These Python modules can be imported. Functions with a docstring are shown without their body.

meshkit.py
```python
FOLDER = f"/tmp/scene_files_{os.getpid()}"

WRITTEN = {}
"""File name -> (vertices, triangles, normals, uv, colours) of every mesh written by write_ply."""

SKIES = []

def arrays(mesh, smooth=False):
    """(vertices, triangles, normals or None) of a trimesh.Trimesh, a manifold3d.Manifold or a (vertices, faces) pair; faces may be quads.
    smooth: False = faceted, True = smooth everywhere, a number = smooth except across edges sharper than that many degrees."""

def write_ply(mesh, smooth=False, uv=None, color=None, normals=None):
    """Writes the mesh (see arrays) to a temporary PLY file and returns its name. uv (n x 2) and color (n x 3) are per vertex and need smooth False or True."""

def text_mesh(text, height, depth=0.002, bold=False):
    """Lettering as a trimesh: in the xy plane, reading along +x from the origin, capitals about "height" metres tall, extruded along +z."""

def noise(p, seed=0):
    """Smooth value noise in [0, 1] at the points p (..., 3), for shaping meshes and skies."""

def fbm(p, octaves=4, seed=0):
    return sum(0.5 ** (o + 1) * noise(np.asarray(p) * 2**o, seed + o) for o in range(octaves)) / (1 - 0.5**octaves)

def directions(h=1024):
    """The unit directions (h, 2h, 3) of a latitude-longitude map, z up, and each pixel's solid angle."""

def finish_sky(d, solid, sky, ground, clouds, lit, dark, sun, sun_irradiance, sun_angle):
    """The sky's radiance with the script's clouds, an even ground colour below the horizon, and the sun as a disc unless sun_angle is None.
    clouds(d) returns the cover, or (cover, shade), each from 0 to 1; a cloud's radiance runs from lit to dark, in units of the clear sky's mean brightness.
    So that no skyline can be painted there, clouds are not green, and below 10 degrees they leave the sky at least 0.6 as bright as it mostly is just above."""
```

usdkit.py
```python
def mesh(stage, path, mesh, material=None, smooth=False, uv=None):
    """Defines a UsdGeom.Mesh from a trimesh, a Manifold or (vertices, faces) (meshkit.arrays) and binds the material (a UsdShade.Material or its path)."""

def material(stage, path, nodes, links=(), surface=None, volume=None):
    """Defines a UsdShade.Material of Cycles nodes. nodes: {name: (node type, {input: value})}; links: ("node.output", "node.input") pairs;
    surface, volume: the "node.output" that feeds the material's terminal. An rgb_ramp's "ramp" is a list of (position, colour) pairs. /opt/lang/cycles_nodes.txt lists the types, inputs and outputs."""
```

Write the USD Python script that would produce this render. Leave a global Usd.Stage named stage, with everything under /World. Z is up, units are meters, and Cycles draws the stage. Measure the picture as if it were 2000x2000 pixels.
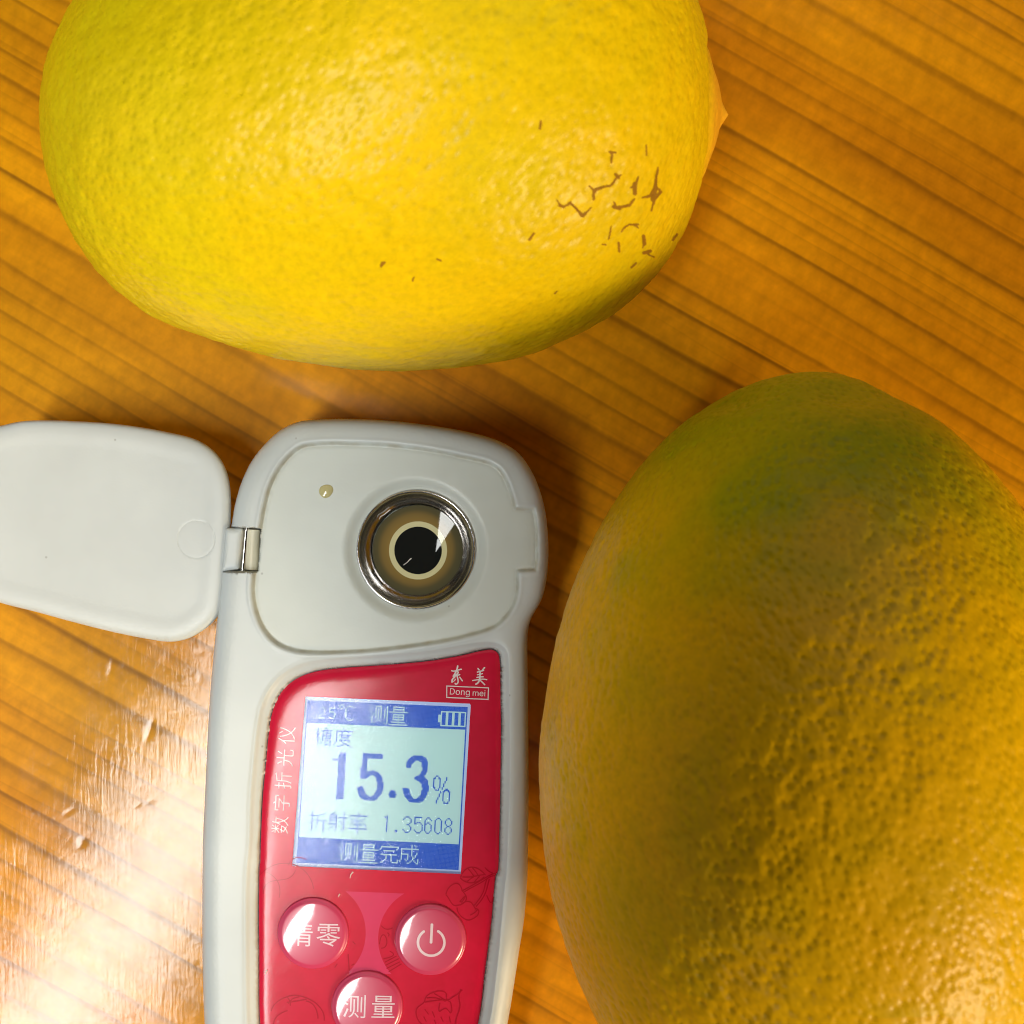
"""A digital refractometer and two citrus fruits on a varnished wooden table, seen from above."""
import math
import numpy as np
import shapely
import trimesh
import usdkit
import meshkit
from pxr import Gf, Sdf, Usd, UsdGeom, UsdLux, UsdShade, Vt
from scipy.spatial import Delaunay, cKDTree
from shapely.geometry import LineString, Point, Polygon, box

stage = Usd.Stage.CreateInMemory()
UsdGeom.SetStageUpAxis(stage, "Z")
UsdGeom.SetStageMetersPerUnit(stage, 1.0)
stage.DefinePrim("/World", "Xform")
stage.DefinePrim("/World/Looks", "Scope")

# ------------------------------------------------------------------ camera, lamps, exposure
H, T = 0.23, 0.40                       # camera height over the table, tangent of half the angle
cam = UsdGeom.Camera.Define(stage, "/World/camera")
cam.AddTranslateOp().Set(Gf.Vec3d(0, 0, H))
cam.CreateHorizontalApertureAttr(36.0)
cam.CreateVerticalApertureAttr(36.0)
cam.CreateFocalLengthAttr(18.0 / T)
cam.CreateClippingRangeAttr(Gf.Vec2f(0.005, 20))
cam.CreateFStopAttr(33.0)
cam.CreateFocusDistanceAttr(0.203)
cam.CreateExposureAttr(0.39)


def lamp(name, at, to, along, w, h, color, intensity):
    """A rectangular lamp at AT shining towards TO, its width along ALONG."""
    at, to, along = (np.asarray(q, float) for q in (at, to, along))
    z = at - to
    z /= np.linalg.norm(z)
    x = along - z * (along @ z)
    x /= np.linalg.norm(x)
    y = np.cross(z, x)
    m = np.eye(4)
    m[0, :3], m[1, :3], m[2, :3], m[3, :3] = x, y, z, at
    r = UsdLux.RectLight.Define(stage, "/World/" + name)
    r.AddTransformOp().Set(Gf.Matrix4d(*m.ravel().tolist()))
    r.CreateWidthAttr(w)
    r.CreateHeightAttr(h)
    r.CreateColorAttr(Gf.Vec3f(*color))
    r.CreateIntensityAttr(intensity)


# the long neutral ceiling panel whose reflection lies on the varnish, lower left
lamp("ceiling_panel_lamp", (-0.495, -0.51, 1.5), (-0.495, -0.51, 0), (0.57, 0.82, 0), 1.06, 0.18, (0.98, 1.0, 0.97), 29)
# a warm lamp to the lower right
lamp("warm_lamp", (1.40, -1.45, 0.9), (0, 0, 0), (1, 1, 0), 0.75, 0.45, (1.0, 0.78, 0.46), 33)
# a dim cool fill added far to the left, to lighten the sides facing it
lamp("left_fill_light", (-3.0, -0.3, 1.3), (0, 0, 0.1), (0, 1, 0), 3.0, 2.2, (0.90, 0.97, 1.0), 0.16)
# the even light of the room's pale ceiling
lamp("room_ceiling_lamp", (0.3, 2.9, 2.5), (0, 0, 0), (1, 0, 0), 4.5, 3.4, (1.0, 0.96, 0.86), 0.52)

# ------------------------------------------------------------------ helpers
MM = 0.001


def world(px, z):
    """Points measured in the photograph (2000 px wide), standing at height z."""
    px = np.asarray(px, float)
    z = np.broadcast_to(np.asarray(z, float), px.shape[:-1])
    s = (H - z) * T / 1000
    return np.stack([(px[..., 0] - 1000) * s, (1000 - px[..., 1]) * s, z], -1)


def smooth_closed(pts, step=None, n=400):
    """A closed Catmull-Rom curve through the points."""
    p = np.asarray(pts, float)
    q = []
    for i in range(len(p)):
        a, b, c, d = p[i - 1], p[i], p[(i + 1) % len(p)], p[(i + 2) % len(p)]
        # centripetal
        ta = 0.0
        tb = ta + np.linalg.norm(b - a) ** 0.5
        tc = tb + np.linalg.norm(c - b) ** 0.5
        td = tc + np.linalg.norm(d - c) ** 0.5
        t = np.linspace(tb, tc, 9)[:-1, None]
        A1 = (tb - t) / (tb - ta) * a + (t - ta) / (tb - ta) * b
        A2 = (tc - t) / (tc - tb) * b + (t - tb) / (tc - tb) * c
        A3 = (td - t) / (td - tc) * c + (t - tc) / (td - tc) * d
        B1 = (tc - t) / (tc - ta) * A1 + (t - ta) / (tc - ta) * A2
        B2 = (td - t) / (td - tb) * A2 + (t - tb) / (td - tb) * A3
        q.append((tc - t) / (tc - tb) * B1 + (t - tb) / (tc - tb) * B2)
    return np.vstack(q)


def zoomed(pts, x0, y0, s):
    return [(x0 + x / s, y0 + y / s) for x, y in pts]


def ring_points(poly, step):
    out = []
    for g in getattr(poly, "geoms", [poly]):
        if g.is_empty:
            continue
        for r in [g.exterior, *g.interiors]:
            n = max(8, int(r.length / step))
            out.append(shapely.get_coordinates(shapely.line_interpolate_point(r, np.linspace(0, r.length, n, endpoint=False))))
    return np.vstack(out) if out else np.zeros((0, 2))


def signed(poly, p):
    """Distance to the polygon's edge, positive inside."""
    pts = shapely.points(p)
    d = shapely.distance(poly.boundary, pts)
    return np.where(shapely.contains_xy(poly, p[:, 0], p[:, 1]), d, -d)


def step01(x):
    x = np.clip(x, 0, 1)
    return x * x * (3 - 2 * x)


def relief(outline, rings, grid, zfun, skirt, tol=0.05 * MM):
    """A solid whose top is the height field zfun over the outline; SKIRT lists (inset, z) rings from the rim down to the underside."""
    rim = ring_points(outline, 0.4 * MM)
    pts = [rim]
    for poly, offs, step in rings:
        for o in offs:
            r = poly.buffer(-o)
            if not r.is_empty:
                pts.append(ring_points(r, step))
    x0, y0, x1, y1 = outline.bounds
    gx, gy = np.meshgrid(np.arange(x0, x1, grid), np.arange(y0, y1, grid * 0.866))
    gx = gx + (np.arange(len(gx)) % 2)[:, None] * grid / 2
    pts.append(np.stack([gx.ravel(), gy.ravel()], -1))
    extra = np.vstack(pts[1:])
    inner = outline.buffer(-0.06 * MM)
    extra = extra[shapely.contains_xy(inner, extra[:, 0], extra[:, 1])]
    _, first = np.unique(np.round(extra / tol).astype(np.int64), axis=0, return_index=True)
    p = np.vstack([rim, extra[np.sort(first)]])
    tri = Delaunay(p).simplices
    c = p[tri].mean(1)
    tri = tri[shapely.contains_xy(outline, c[:, 0], c[:, 1])]
    a, b, cc = p[tri[:, 0]], p[tri[:, 1]], p[tri[:, 2]]
    area = (b[:, 0] - a[:, 0]) * (cc[:, 1] - a[:, 1]) - (b[:, 1] - a[:, 1]) * (cc[:, 0] - a[:, 0])
    tri = np.where((area < 0)[:, None], tri[:, ::-1], tri)
    tri = tri[np.abs(area) > 1e-14]
    v = np.column_stack([p, zfun(p)])
    # sides
    n = len(rim)
    ccw = Polygon(rim).exterior.is_ccw
    t = np.roll(rim, -1, 0) - np.roll(rim, 1, 0)
    t /= np.linalg.norm(t, axis=1, keepdims=True)
    inward = np.stack([-t[:, 1], t[:, 0]], -1) * (1 if ccw else -1)
    V, F = [v], [tri]
    base, last = len(v), np.arange(n)
    for ins, z in skirt:
        ring = np.column_stack([rim + inward * ins, z if callable(z) is False and np.ndim(z) == 0 and False else np.full(n, 0.0) + (z(rim) if callable(z) else z)])
        idx = base + np.arange(n)
        V.append(ring)
        nx = np.roll(np.arange(n), -1)
        q1 = np.stack([last, idx, idx[nx]], -1)
        q2 = np.stack([last, idx[nx], last[nx]], -1)
        q = np.vstack([q1, q2])
        F.append(q if ccw else q[:, ::-1])
        base, last = base + n, idx
    V.append(V[-1].mean(0, keepdims=True))
    f = np.stack([np.full(n, base), np.roll(last, -1), last], -1)
    F.append(f if ccw else f[:, ::-1])
    return np.vstack(V), np.vstack(F)


def sheet(polys, zfun, size=None):
    """A thin printed layer: 2-D polygons (metres) laid on the height zfun."""
    V, F, base = [], [], 0
    for poly in polys:
        for g in getattr(poly, "geoms", [poly]):
            if g.is_empty or g.area < 1e-12:
                continue
            v, f = trimesh.creation.triangulate_polygon(g, engine="earcut")
            v3, f = np.column_stack([v, np.zeros(len(v))]), np.asarray(f)
            if size:
                v3, f = trimesh.remesh.subdivide_to_size(v3, f, size, max_iter=12)
            a, b, c = (v3[f[:, k]] for k in range(3))
            up = np.cross(b - a, c - a)[:, 2]
            f = np.where((up < 0)[:, None], f[:, ::-1], f)
            V.append(v3)
            F.append(f + base)
            base += len(v3)
    v = np.vstack(V)
    v[:, 2] = zfun(v[:, :2])
    return v, np.vstack(F)


def lathe(profile, n=128, centre=(0, 0, 0)):
    pr = np.asarray(profile, float)
    a = np.linspace(0, 2 * np.pi, n, endpoint=False)
    v = np.stack([pr[:, :1] * np.cos(a), pr[:, :1] * np.sin(a), np.repeat(pr[:, 1:], n, 1)], -1).reshape(-1, 3)
    F = []
    for i in range(len(pr) - 1):
        j = np.arange(n)
        k = (j + 1) % n
        F += [np.stack([i * n + j, i * n + k, (i + 1) * n + k], -1), np.stack([i * n + j, (i + 1) * n + k, (i + 1) * n + j], -1)]
    f = np.vstack(F)
    a_, b_, c_ = (v[f[:, q]] for q in range(3))
    f = f[np.linalg.norm(np.cross(b_ - a_, c_ - a_), axis=1) > 1e-16]
    return v + np.asarray(centre), f


def tube(path, radius, n=8):
    """A round bar along the path, tapering when radius is a list."""
    p = np.asarray(path, float)
    r = np.broadcast_to(radius, len(p))
    t = np.gradient(p, axis=0)
    t /= np.linalg.norm(t, axis=1, keepdims=True)
    ref = np.array([0.0, 0, 1]) if abs(t[0, 2]) < 0.9 else np.array([1.0, 0, 0])
    V, F = [], []
    for i in range(len(p)):
        a = np.cross(t[i], ref)
        a /= np.linalg.norm(a)
        b = np.cross(t[i], a)
        th = np.linspace(0, 2 * np.pi, n, endpoint=False)[:, None]
        V.append(p[i] + r[i] * (np.cos(th) * a + np.sin(th) * b))
    for i in range(len(p) - 1):
        j = np.arange(n)
        k = (j + 1) % n
        F += [np.stack([i * n + j, (i + 1) * n + k, i * n + k], -1), np.stack([i * n + j, (i + 1) * n + j, (i + 1) * n + k], -1)]
    V = np.vstack(V + [p[:1], p[-1:]])
    j = np.arange(n)
    k = (j + 1) % n
    F += [np.stack([np.full(n, len(V) - 2), j, k], -1), np.stack([np.full(n, len(V) - 1), (len(p) - 1) * n + k, (len(p) - 1) * n + j], -1)]
    return V, np.vstack(F)


USED = {}


def free(parent, name):
    k = USED.get((parent, name), 0)
    USED[(parent, name)] = k + 1
    return f"{parent}/{name}" + (f"_{k:03d}" if k else "")


def tag(prim, **keys):
    for k, v in keys.items():
        prim.SetCustomDataByKey(k, v)
    return prim


def thing(name, label, category, at=(0, 0, 0)):
    x = UsdGeom.Xform.Define(stage, free("/World", name))
    x.AddTranslateOp().Set(Gf.Vec3d(*map(float, at)))
    return tag(x.GetPrim(), label=label, category=category)


def part(parent, name, mesh, mat, smooth=35, shades=None, **keys):
    """One mesh under PARENT, whose vertices are given in world coordinates. shades: {primvar: value per vertex} (needs smooth True)."""
    parent = parent if isinstance(parent, str) else str(parent.GetPath())
    v, f = (np.asarray(mesh.vertices), np.asarray(mesh.faces)) if hasattr(mesh, "vertices") else mesh
    prim, at = stage.GetPrimAtPath(parent), np.zeros(3)
    while prim and prim.GetPath() != Sdf.Path.absoluteRootPath:
        a = prim.GetAttribute("xformOp:translate")
        if a and a.HasValue():
            at = at + np.array(a.Get())
        prim = prim.GetParent()
    m = usdkit.mesh(stage, free(parent, name), (np.asarray(v) - at, np.asarray(f)), mat, smooth=smooth)
    for k, val in (shades or {}).items():
        UsdGeom.PrimvarsAPI(m).CreatePrimvar(k, Sdf.ValueTypeNames.FloatArray, "vertex").Set(Vt.FloatArray.FromNumpy(np.asarray(val, np.float32)))
    return tag(m.GetPrim(), **keys)


def mat(name, nodes, links=(), surface="p.BSDF"):
    return usdkit.material(stage, "/World/Looks/" + name, nodes, links, surface=surface)


def plain(name, color, rough=0.5, **more):
    return mat(name, {"p": ("principled_bsdf", {"base_color": color, "roughness": rough, **more})})


def merge(*meshes):
    V, F, b = [], [], 0
    for v, f in meshes:
        V.append(np.asarray(v))
        F.append(np.asarray(f) + b)
        b += len(v)
    return np.vstack(V), np.vstack(F)

# ------------------------------------------------------------------ the table
wood = mat("varnished_wood", {
    "geo": ("geometry", {}),
    "rot": ("mapping", {"rotation": (0, 0, math.radians(30))}),
    "bend": ("noise_texture", {"scale": 7.0, "detail": 1.0}),
    "bend0": ("vector_math", {"math_type": "subtract", "vector2": (0.5, 0.5, 0.5)}),
    "bend1": ("vector_math", {"math_type": "scale", "scale": 0.006}),
    "pos": ("vector_math", {"math_type": "add"}),
    "sep": ("separate_xyz", {}),
    # growth rings: a ramp that repeats across the grain at uneven distances
    "m1": ("mapping", {"scale": (1.5, 48, 1)}),
    "n1": ("noise_texture", {"scale": 1.0, "detail": 1.0}),
    "m2": ("mapping", {"scale": (22, 190, 1)}),
    "n2": ("noise_texture", {"scale": 1.0, "detail": 2.0}),
    "f": ("math", {"math_type": "multiply", "value2": 200.0}),
    "a1": ("math", {"math_type": "multiply_add", "value2": 3.2}),
    "a2": ("math", {"math_type": "multiply_add", "value2": 0.30}),
    "fr": ("math", {"math_type": "fraction"}),
    "ring": ("rgb_ramp", {"ramp": [(0, (.04,) * 3), (.30, (.02,) * 3), (.55, (.10,) * 3), (.74, (.34,) * 3), (.85, (.86,) * 3), (.90, (.95,) * 3), (.945, (.62,) * 3), (.985, (.12,) * 3), (1, (.04,) * 3)]}),
    # a second, closer set of fainter rings
    "f2": ("math", {"math_type": "multiply", "value2": 290.0}), "m7": ("mapping", {"scale": (2.5, 60, 1), "location": (9, 4, 0)}), "n7": ("noise_texture", {"scale": 1.0, "detail": 2.0}),
    "a3": ("math", {"math_type": "multiply_add", "value2": 6.0}), "a4": ("math", {"math_type": "multiply_add", "value2": 0.5}), "fr2": ("math", {"math_type": "fraction"}),
    "ring2": ("rgb_ramp", {"ramp": [(0, (0,) * 3), (.6, (.03,) * 3), (.82, (.40,) * 3), (.9, (.62,) * 3), (.97, (.1,) * 3), (1, (0,) * 3)]}),
    "m8": ("mapping", {"scale": (7, 45, 1), "location": (2, 8, 0)}), "n8": ("noise_texture", {"scale": 1.0, "detail": 2.0}), "amp2": ("map_range", {"from_min": 0.42, "from_max": 0.66, "to_min": 0.0, "to_max": 0.5, "clamp": True}),
    "dark2": ("math", {"math_type": "multiply"}), "dsum": ("math", {"math_type": "maximum"}),
    "m3": ("mapping", {"scale": (9, 80, 1), "location": (3, 1, 0)}),
    "n3": ("noise_texture", {"scale": 1.0, "detail": 2.0}),
    "amp": ("map_range", {"from_min": 0.30, "from_max": 0.68, "to_min": 0.15, "to_max": 0.85, "clamp": True}),
    "dark": ("math", {"math_type": "multiply"}),
    # fibres and blotches
    "m4": ("mapping", {"scale": (16, 620, 1)}),
    "n4": ("noise_texture", {"scale": 1.0, "detail": 3.0, "roughness": 0.55}),
    "m5": ("mapping", {"scale": (420, 300, 1)}),
    "n5": ("noise_texture", {"scale": 1.0, "detail": 5.0, "roughness": 0.62}),
    "m6": ("mapping", {"scale": (6, 38, 1), "location": (5, 2, 0)}),
    "n6": ("noise_texture", {"scale": 1.0, "detail": 2.0}),
    "tone": ("mix", {"mix_type": "mix", "color1": (.78, .325, .002), "color2": (.60, .215, .001)}),
    "tonef": ("map_range", {"from_min": 0.35, "from_max": 0.65, "to_min": 0, "to_max": 1, "clamp": True}),
    "col": ("mix", {"mix_type": "mix", "color2": (.17, .060, .002)}),
    "fib": ("map_range", {"from_min": 0.25, "from_max": 0.75, "to_min": 0.92, "to_max": 1.08}),
    "blo": ("map_range", {"from_min": 0.25, "from_max": 0.75, "to_min": 0.83, "to_max": 1.18}),
    "fb": ("math", {"math_type": "multiply"}),
    "fin": ("vector_math", {"math_type": "multiply"}),
    # the worn varnish: fine flecks, long wiped streaks
    "w1": ("noise_texture", {"scale": 900.0, "detail": 4.0, "roughness": 0.6}),
    "w2m": ("mapping", {"rotation": (0, 0, math.radians(-8)), "scale": (900, 130, 1)}),
    "w2": ("noise_texture", {"scale": 1.0, "detail": 3.0, "roughness": 0.55}),
    "w3m": ("mapping", {"rotation": (0, 0, math.radians(-38)), "scale": (2600, 160, 1)}),
    "w3": ("noise_texture", {"scale": 1.0, "detail": 2.0}),
    "w4": ("noise_texture", {"scale": 190.0, "detail": 3.0, "roughness": 0.55}),
    "wm": ("noise_texture", {"scale": 55.0, "detail": 2.0}), "wmr": ("map_range", {"from_min": 0.48, "from_max": 0.66, "to_min": 0.15, "to_max": 2.0, "clamp": True}),
    "w1h": ("math", {"math_type": "multiply", "value2": 0.5}), "ws": ("math", {"math_type": "multiply_add"}),
    "ws2": ("math", {"math_type": "multiply_add", "value2": 0.35}),
    "ws3": ("math", {"math_type": "multiply_add", "value2": 1.1}),
    "b": ("bump", {"strength": 1.0, "distance": 0.000022}),
    "rn": ("map_range", {"from_min": 0.3, "from_max": 0.7, "to_min": 0.09, "to_max": 0.18, "clamp": True}),
    "base": ("principled_bsdf", {"roughness": 0.40, "specular_ior_level": 0.09}),
    "gl": ("glossy_bsdf", {"distribution": "beckmann"}), "fre": ("fresnel", {"IOR": 1.35}), "p": ("mix_closure", {}),
}, [("geo.position", "rot.vector"), ("rot.vector", "bend.vector"), ("bend.color", "bend0.vector1"), ("bend0.vector", "bend1.vector1"), ("rot.vector", "pos.vector1"), ("bend1.vector", "pos.vector2"),
    ("pos.vector", "sep.vector"), ("pos.vector", "m1.vector"), ("m1.vector", "n1.vector"), ("pos.vector", "m2.vector"), ("m2.vector", "n2.vector"),
    ("sep.y", "f.value1"), ("n1.fac", "a1.value1"), ("f.value", "a1.value3"), ("n2.fac", "a2.value1"), ("a1.value", "a2.value3"), ("a2.value", "fr.value1"), ("fr.value", "ring.fac"),
    ("pos.vector", "m3.vector"), ("m3.vector", "n3.vector"), ("n3.fac", "amp.value"), ("ring.color", "dark.value1"), ("amp.result", "dark.value2"),
    ("rot.vector", "m4.vector"), ("m4.vector", "n4.vector"), ("n4.fac", "fib.value"), ("rot.vector", "m5.vector"), ("m5.vector", "n5.vector"), ("n5.fac", "blo.value"),
    ("pos.vector", "m6.vector"), ("m6.vector", "n6.vector"), ("n6.fac", "tonef.value"), ("tonef.result", "tone.fac"),
    ("tone.color", "col.color1"), ("sep.y", "f2.value1"), ("pos.vector", "m7.vector"), ("m7.vector", "n7.vector"), ("n7.fac", "a3.value1"), ("f2.value", "a3.value3"), ("n2.fac", "a4.value1"), ("a3.value", "a4.value3"), ("a4.value", "fr2.value1"), ("fr2.value", "ring2.fac"), ("pos.vector", "m8.vector"), ("m8.vector", "n8.vector"), ("n8.fac", "amp2.value"), ("ring2.color", "dark2.value1"), ("amp2.result", "dark2.value2"), ("dark.value", "dsum.value1"), ("dark2.value", "dsum.value2"), ("dsum.value", "col.fac"), ("fib.result", "fb.value1"), ("blo.result", "fb.value2"), ("col.color", "fin.vector1"), ("fb.value", "fin.vector2"), ("fin.vector", "base.base_color"),
    ("geo.position", "w1.vector"), ("geo.position", "w2m.vector"), ("w2m.vector", "w2.vector"), ("geo.position", "w3m.vector"), ("w3m.vector", "w3.vector"), ("geo.position", "w4.vector"),
    ("geo.position", "wm.vector"), ("wm.fac", "wmr.value"), ("wmr.result", "ws.value2"), ("w2.fac", "ws.value1"), ("w1.fac", "w1h.value1"), ("w1h.value", "ws.value3"), ("w3.fac", "ws2.value1"), ("ws.value", "ws2.value3"), ("w4.fac", "ws3.value1"), ("ws2.value", "ws3.value3"), ("ws3.value", "b.height"),
    ("b.normal", "gl.normal"), ("b.normal", "fre.normal"), ("w4.fac", "rn.value"), ("rn.result", "gl.roughness"), ("fre.fac", "p.fac"), ("base.BSDF", "p.closure1"), ("gl.BSDF", "p.closure2")], surface="p.closure")

# one sheet, fine where the dents are; a board 28 mm thick
DENTS = [  # pixel, length px, width px, angle (degrees, image), depth mm
    (216, 1308, 34, 9, 100, 0.22), (293, 1426, 44, 11, 104, 0.26), (134, 1586, 20, 9, 150, 0.20), (160, 1646, 18, 14, 80, 0.35),
    (388, 1275, 22, 7, 15, 0.15), (392, 1325, 22, 6, 75, 0.14), (292, 1566, 9, 7, 0, 0.18), (268, 1573, 12, 6, 150, 0.18), (210, 1495, 10, 6, 30, 0.12),
    (62, 1580, 8, 5, 60, 0.10), (262, 815, 12, 5, 110, 0.10), (480, 848, 10, 4, 30, 0.08)]
fx = np.r_[-0.6, -0.3, -0.16, np.arange(-0.098, -0.050, 0.0003), np.arange(-0.048, 0.10, 0.004), 0.16, 0.3, 0.6]
fy = np.r_[-0.6, -0.3, -0.16, np.arange(-0.098, -0.020, 0.0003), np.arange(-0.018, 0.10, 0.004), 0.16, 0.3, 0.6]
gx, gy = np.meshgrid(fx, fy)
gz = np.zeros_like(gx)
for dx, dy, ln, wd, ang, dep in DENTS:
    c = world((dx, dy), 0)
    s = H * T / 1000
    a = math.radians(-ang)
    u = ((gx - c[0]) * math.cos(a) + (gy - c[1]) * math.sin(a)) / (ln * s * 0.5)
    w = (-(gx - c[0]) * math.sin(a) + (gy - c[1]) * math.cos(a)) / (wd * s * 0.5)
    gz -= dep * 0.14 * MM * np.exp(-(u ** 2) ** 1.5 - w ** 2)
ny, nx = gx.shape
idx = np.arange(nx * ny).reshape(ny, nx)
q = np.stack([idx[:-1, :-1], idx[:-1, 1:], idx[1:, 1:], idx[1:, :-1]], -1).reshape(-1, 4)
top = (np.stack([gx, gy, gz], -1).reshape(-1, 3), np.vstack([q[:, [0, 1, 2]], q[:, [0, 2, 3]]]))
edge = trimesh.creation.box((1.2, 1.2, 0.026))
edge.apply_translation((0, 0, -0.0145))
m = usdkit.mesh(stage, "/World/table_top", merge(top, (edge.vertices, edge.faces)), wood, smooth=40)
tag(m.GetPrim(), label="orange-brown varnished wooden table top with dark diagonal growth rings", category="table", kind="structure")

# ------------------------------------------------------------------ the fruits
def fruit_mesh(p, nt, nph, seed, extra):
    """A solid of revolution with a free profile, resting on the table, with real oil-gland pits. Returns vertices, faces, normals, {shade: values}."""
    cx, cy, L, phi, beta, c0, c1, c2, c3, c4 = p
    a = np.linspace(0, np.pi, nt)
    ph = np.r_[np.linspace(-0.35, np.pi + 0.35, nph - 90, endpoint=False), np.linspace(np.pi + 0.35, 2 * np.pi - 0.35, 90, endpoint=False)]   # finer above, where it is seen
    A, P = np.meshgrid(a, ph, indexing="ij")
    t = np.cos(A)
    r = np.sin(A) * (c0 + c1 * t + c2 * t * t + c3 * t ** 3 + c4 * t ** 4)
    v = np.stack([L * t, r * np.cos(P), r * np.sin(P)], -1)
    cb, sb, cp, sp = math.cos(beta), math.sin(beta), math.cos(phi), math.sin(phi)
    x, z, y = v[..., 0] * cb - v[..., 2] * sb, v[..., 0] * sb + v[..., 2] * cb, v[..., 1]
    V = np.stack([x * cp - y * sp + cx, x * sp + y * cp + cy, z - z.min()], -1)
    i = np.arange(nt - 1)[:, None] * nph
    j = np.arange(nph)[None]
    k = (j + 1) % nph
    q = np.stack([i + j, i + k, i + nph + k, i + nph + j], -1).reshape(-1, 4)
    F = np.vstack([q[:, [0, 1, 2]], q[:, [0, 2, 3]]])
    V = V.reshape(-1, 3)

    def normals(V):
        n = np.zeros_like(V)
        fn = np.cross(V[F[:, 1]] - V[F[:, 0]], V[F[:, 2]] - V[F[:, 0]])
        for c in range(3):
            for d in range(3):
                n[:, d] += np.bincount(F[:, c], fn[:, d], len(V))
        n[:nph] = n[:nph].mean(0)
        n[-nph:] = n[-nph:].mean(0)
        return n / np.maximum(np.linalg.norm(n, axis=1, keepdims=True), 1e-20)

    N = normals(V)
    if ((V - V.mean(0)) * N).sum() < 0:
        F, N = F[:, ::-1], -N
    rng = np.random.default_rng(seed)
    V, shade = extra(V, N, t.reshape(-1))
    N = normals(V)
    # oil glands: about one every 1.3 mm, only on the half that can be seen
    w = np.linalg.norm(np.cross(V[F[:, 1]] - V[F[:, 0]], V[F[:, 2]] - V[F[:, 0]]), axis=1)
    w = w * (V[F].mean(1)[:, 2] > V[:, 2].mean() - 0.006)
    f = rng.choice(len(F), 120000, p=w / w.sum())
    u1, u2 = rng.random((2, len(f), 1))
    flip = u1 + u2 > 1
    u1, u2 = np.where(flip, 1 - u1, u1), np.where(flip, 1 - u2, u2)
    S = V[F[f, 0]] * (1 - u1 - u2) + V[F[f, 1]] * u1 + V[F[f, 2]] * u2
    pairs = cKDTree(S).query_pairs(shade.pop("spacing", 0.95) * MM, output_type="ndarray")
    rank, state = rng.random(len(S)), np.zeros(len(S), int)          # 0 undecided, 1 kept, -1 dropped
    for _ in range(12):
        live = pairs[(state[pairs] == 0).all(1)]
        best = np.zeros(len(S))
        np.maximum.at(best, live[:, 0], rank[live[:, 1]])
        np.maximum.at(best, live[:, 1], rank[live[:, 0]])
        state[(state == 0) & (rank > best)] = 1
        k1 = state[pairs] == 1
        state[pairs[k1[:, 0], 1]] = -1
        state[pairs[k1[:, 1], 0]] = -1
    S = S[state == 1]
    size = rng.uniform(0.45, 1.3, len(S))
    d, who = cKDTree(S).query(V, k=2)
    pit = np.exp(-(d[:, 0] / (0.37 * MM * size[who[:, 0]])) ** 2) * np.clip(size[who[:, 0]], 0, 1.1)
    ridge = np.clip((d[:, 1] - d[:, 0]) / (0.5 * MM), 0, 1)
    big = meshkit.fbm(V / (9 * MM), 3, seed) - 0.5
    mid = meshkit.fbm(V / (2.1 * MM) + 7, 2, seed + 3) - 0.5
    rel, pits = shade.pop("relief", 1.0), shade.pop("pits", 1.0)
    V = V + N * ((shade.pop("lumps", 0.9) * big * MM) + rel * (0.26 * mid * MM - pits * 0.12 * pit * MM + 0.02 * ridge * MM))[:, None]
    V[:, 2] -= V[:, 2].min()
    N = normals(V)
    shade["pit"] = pit
    return V, F, N, shade


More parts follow.
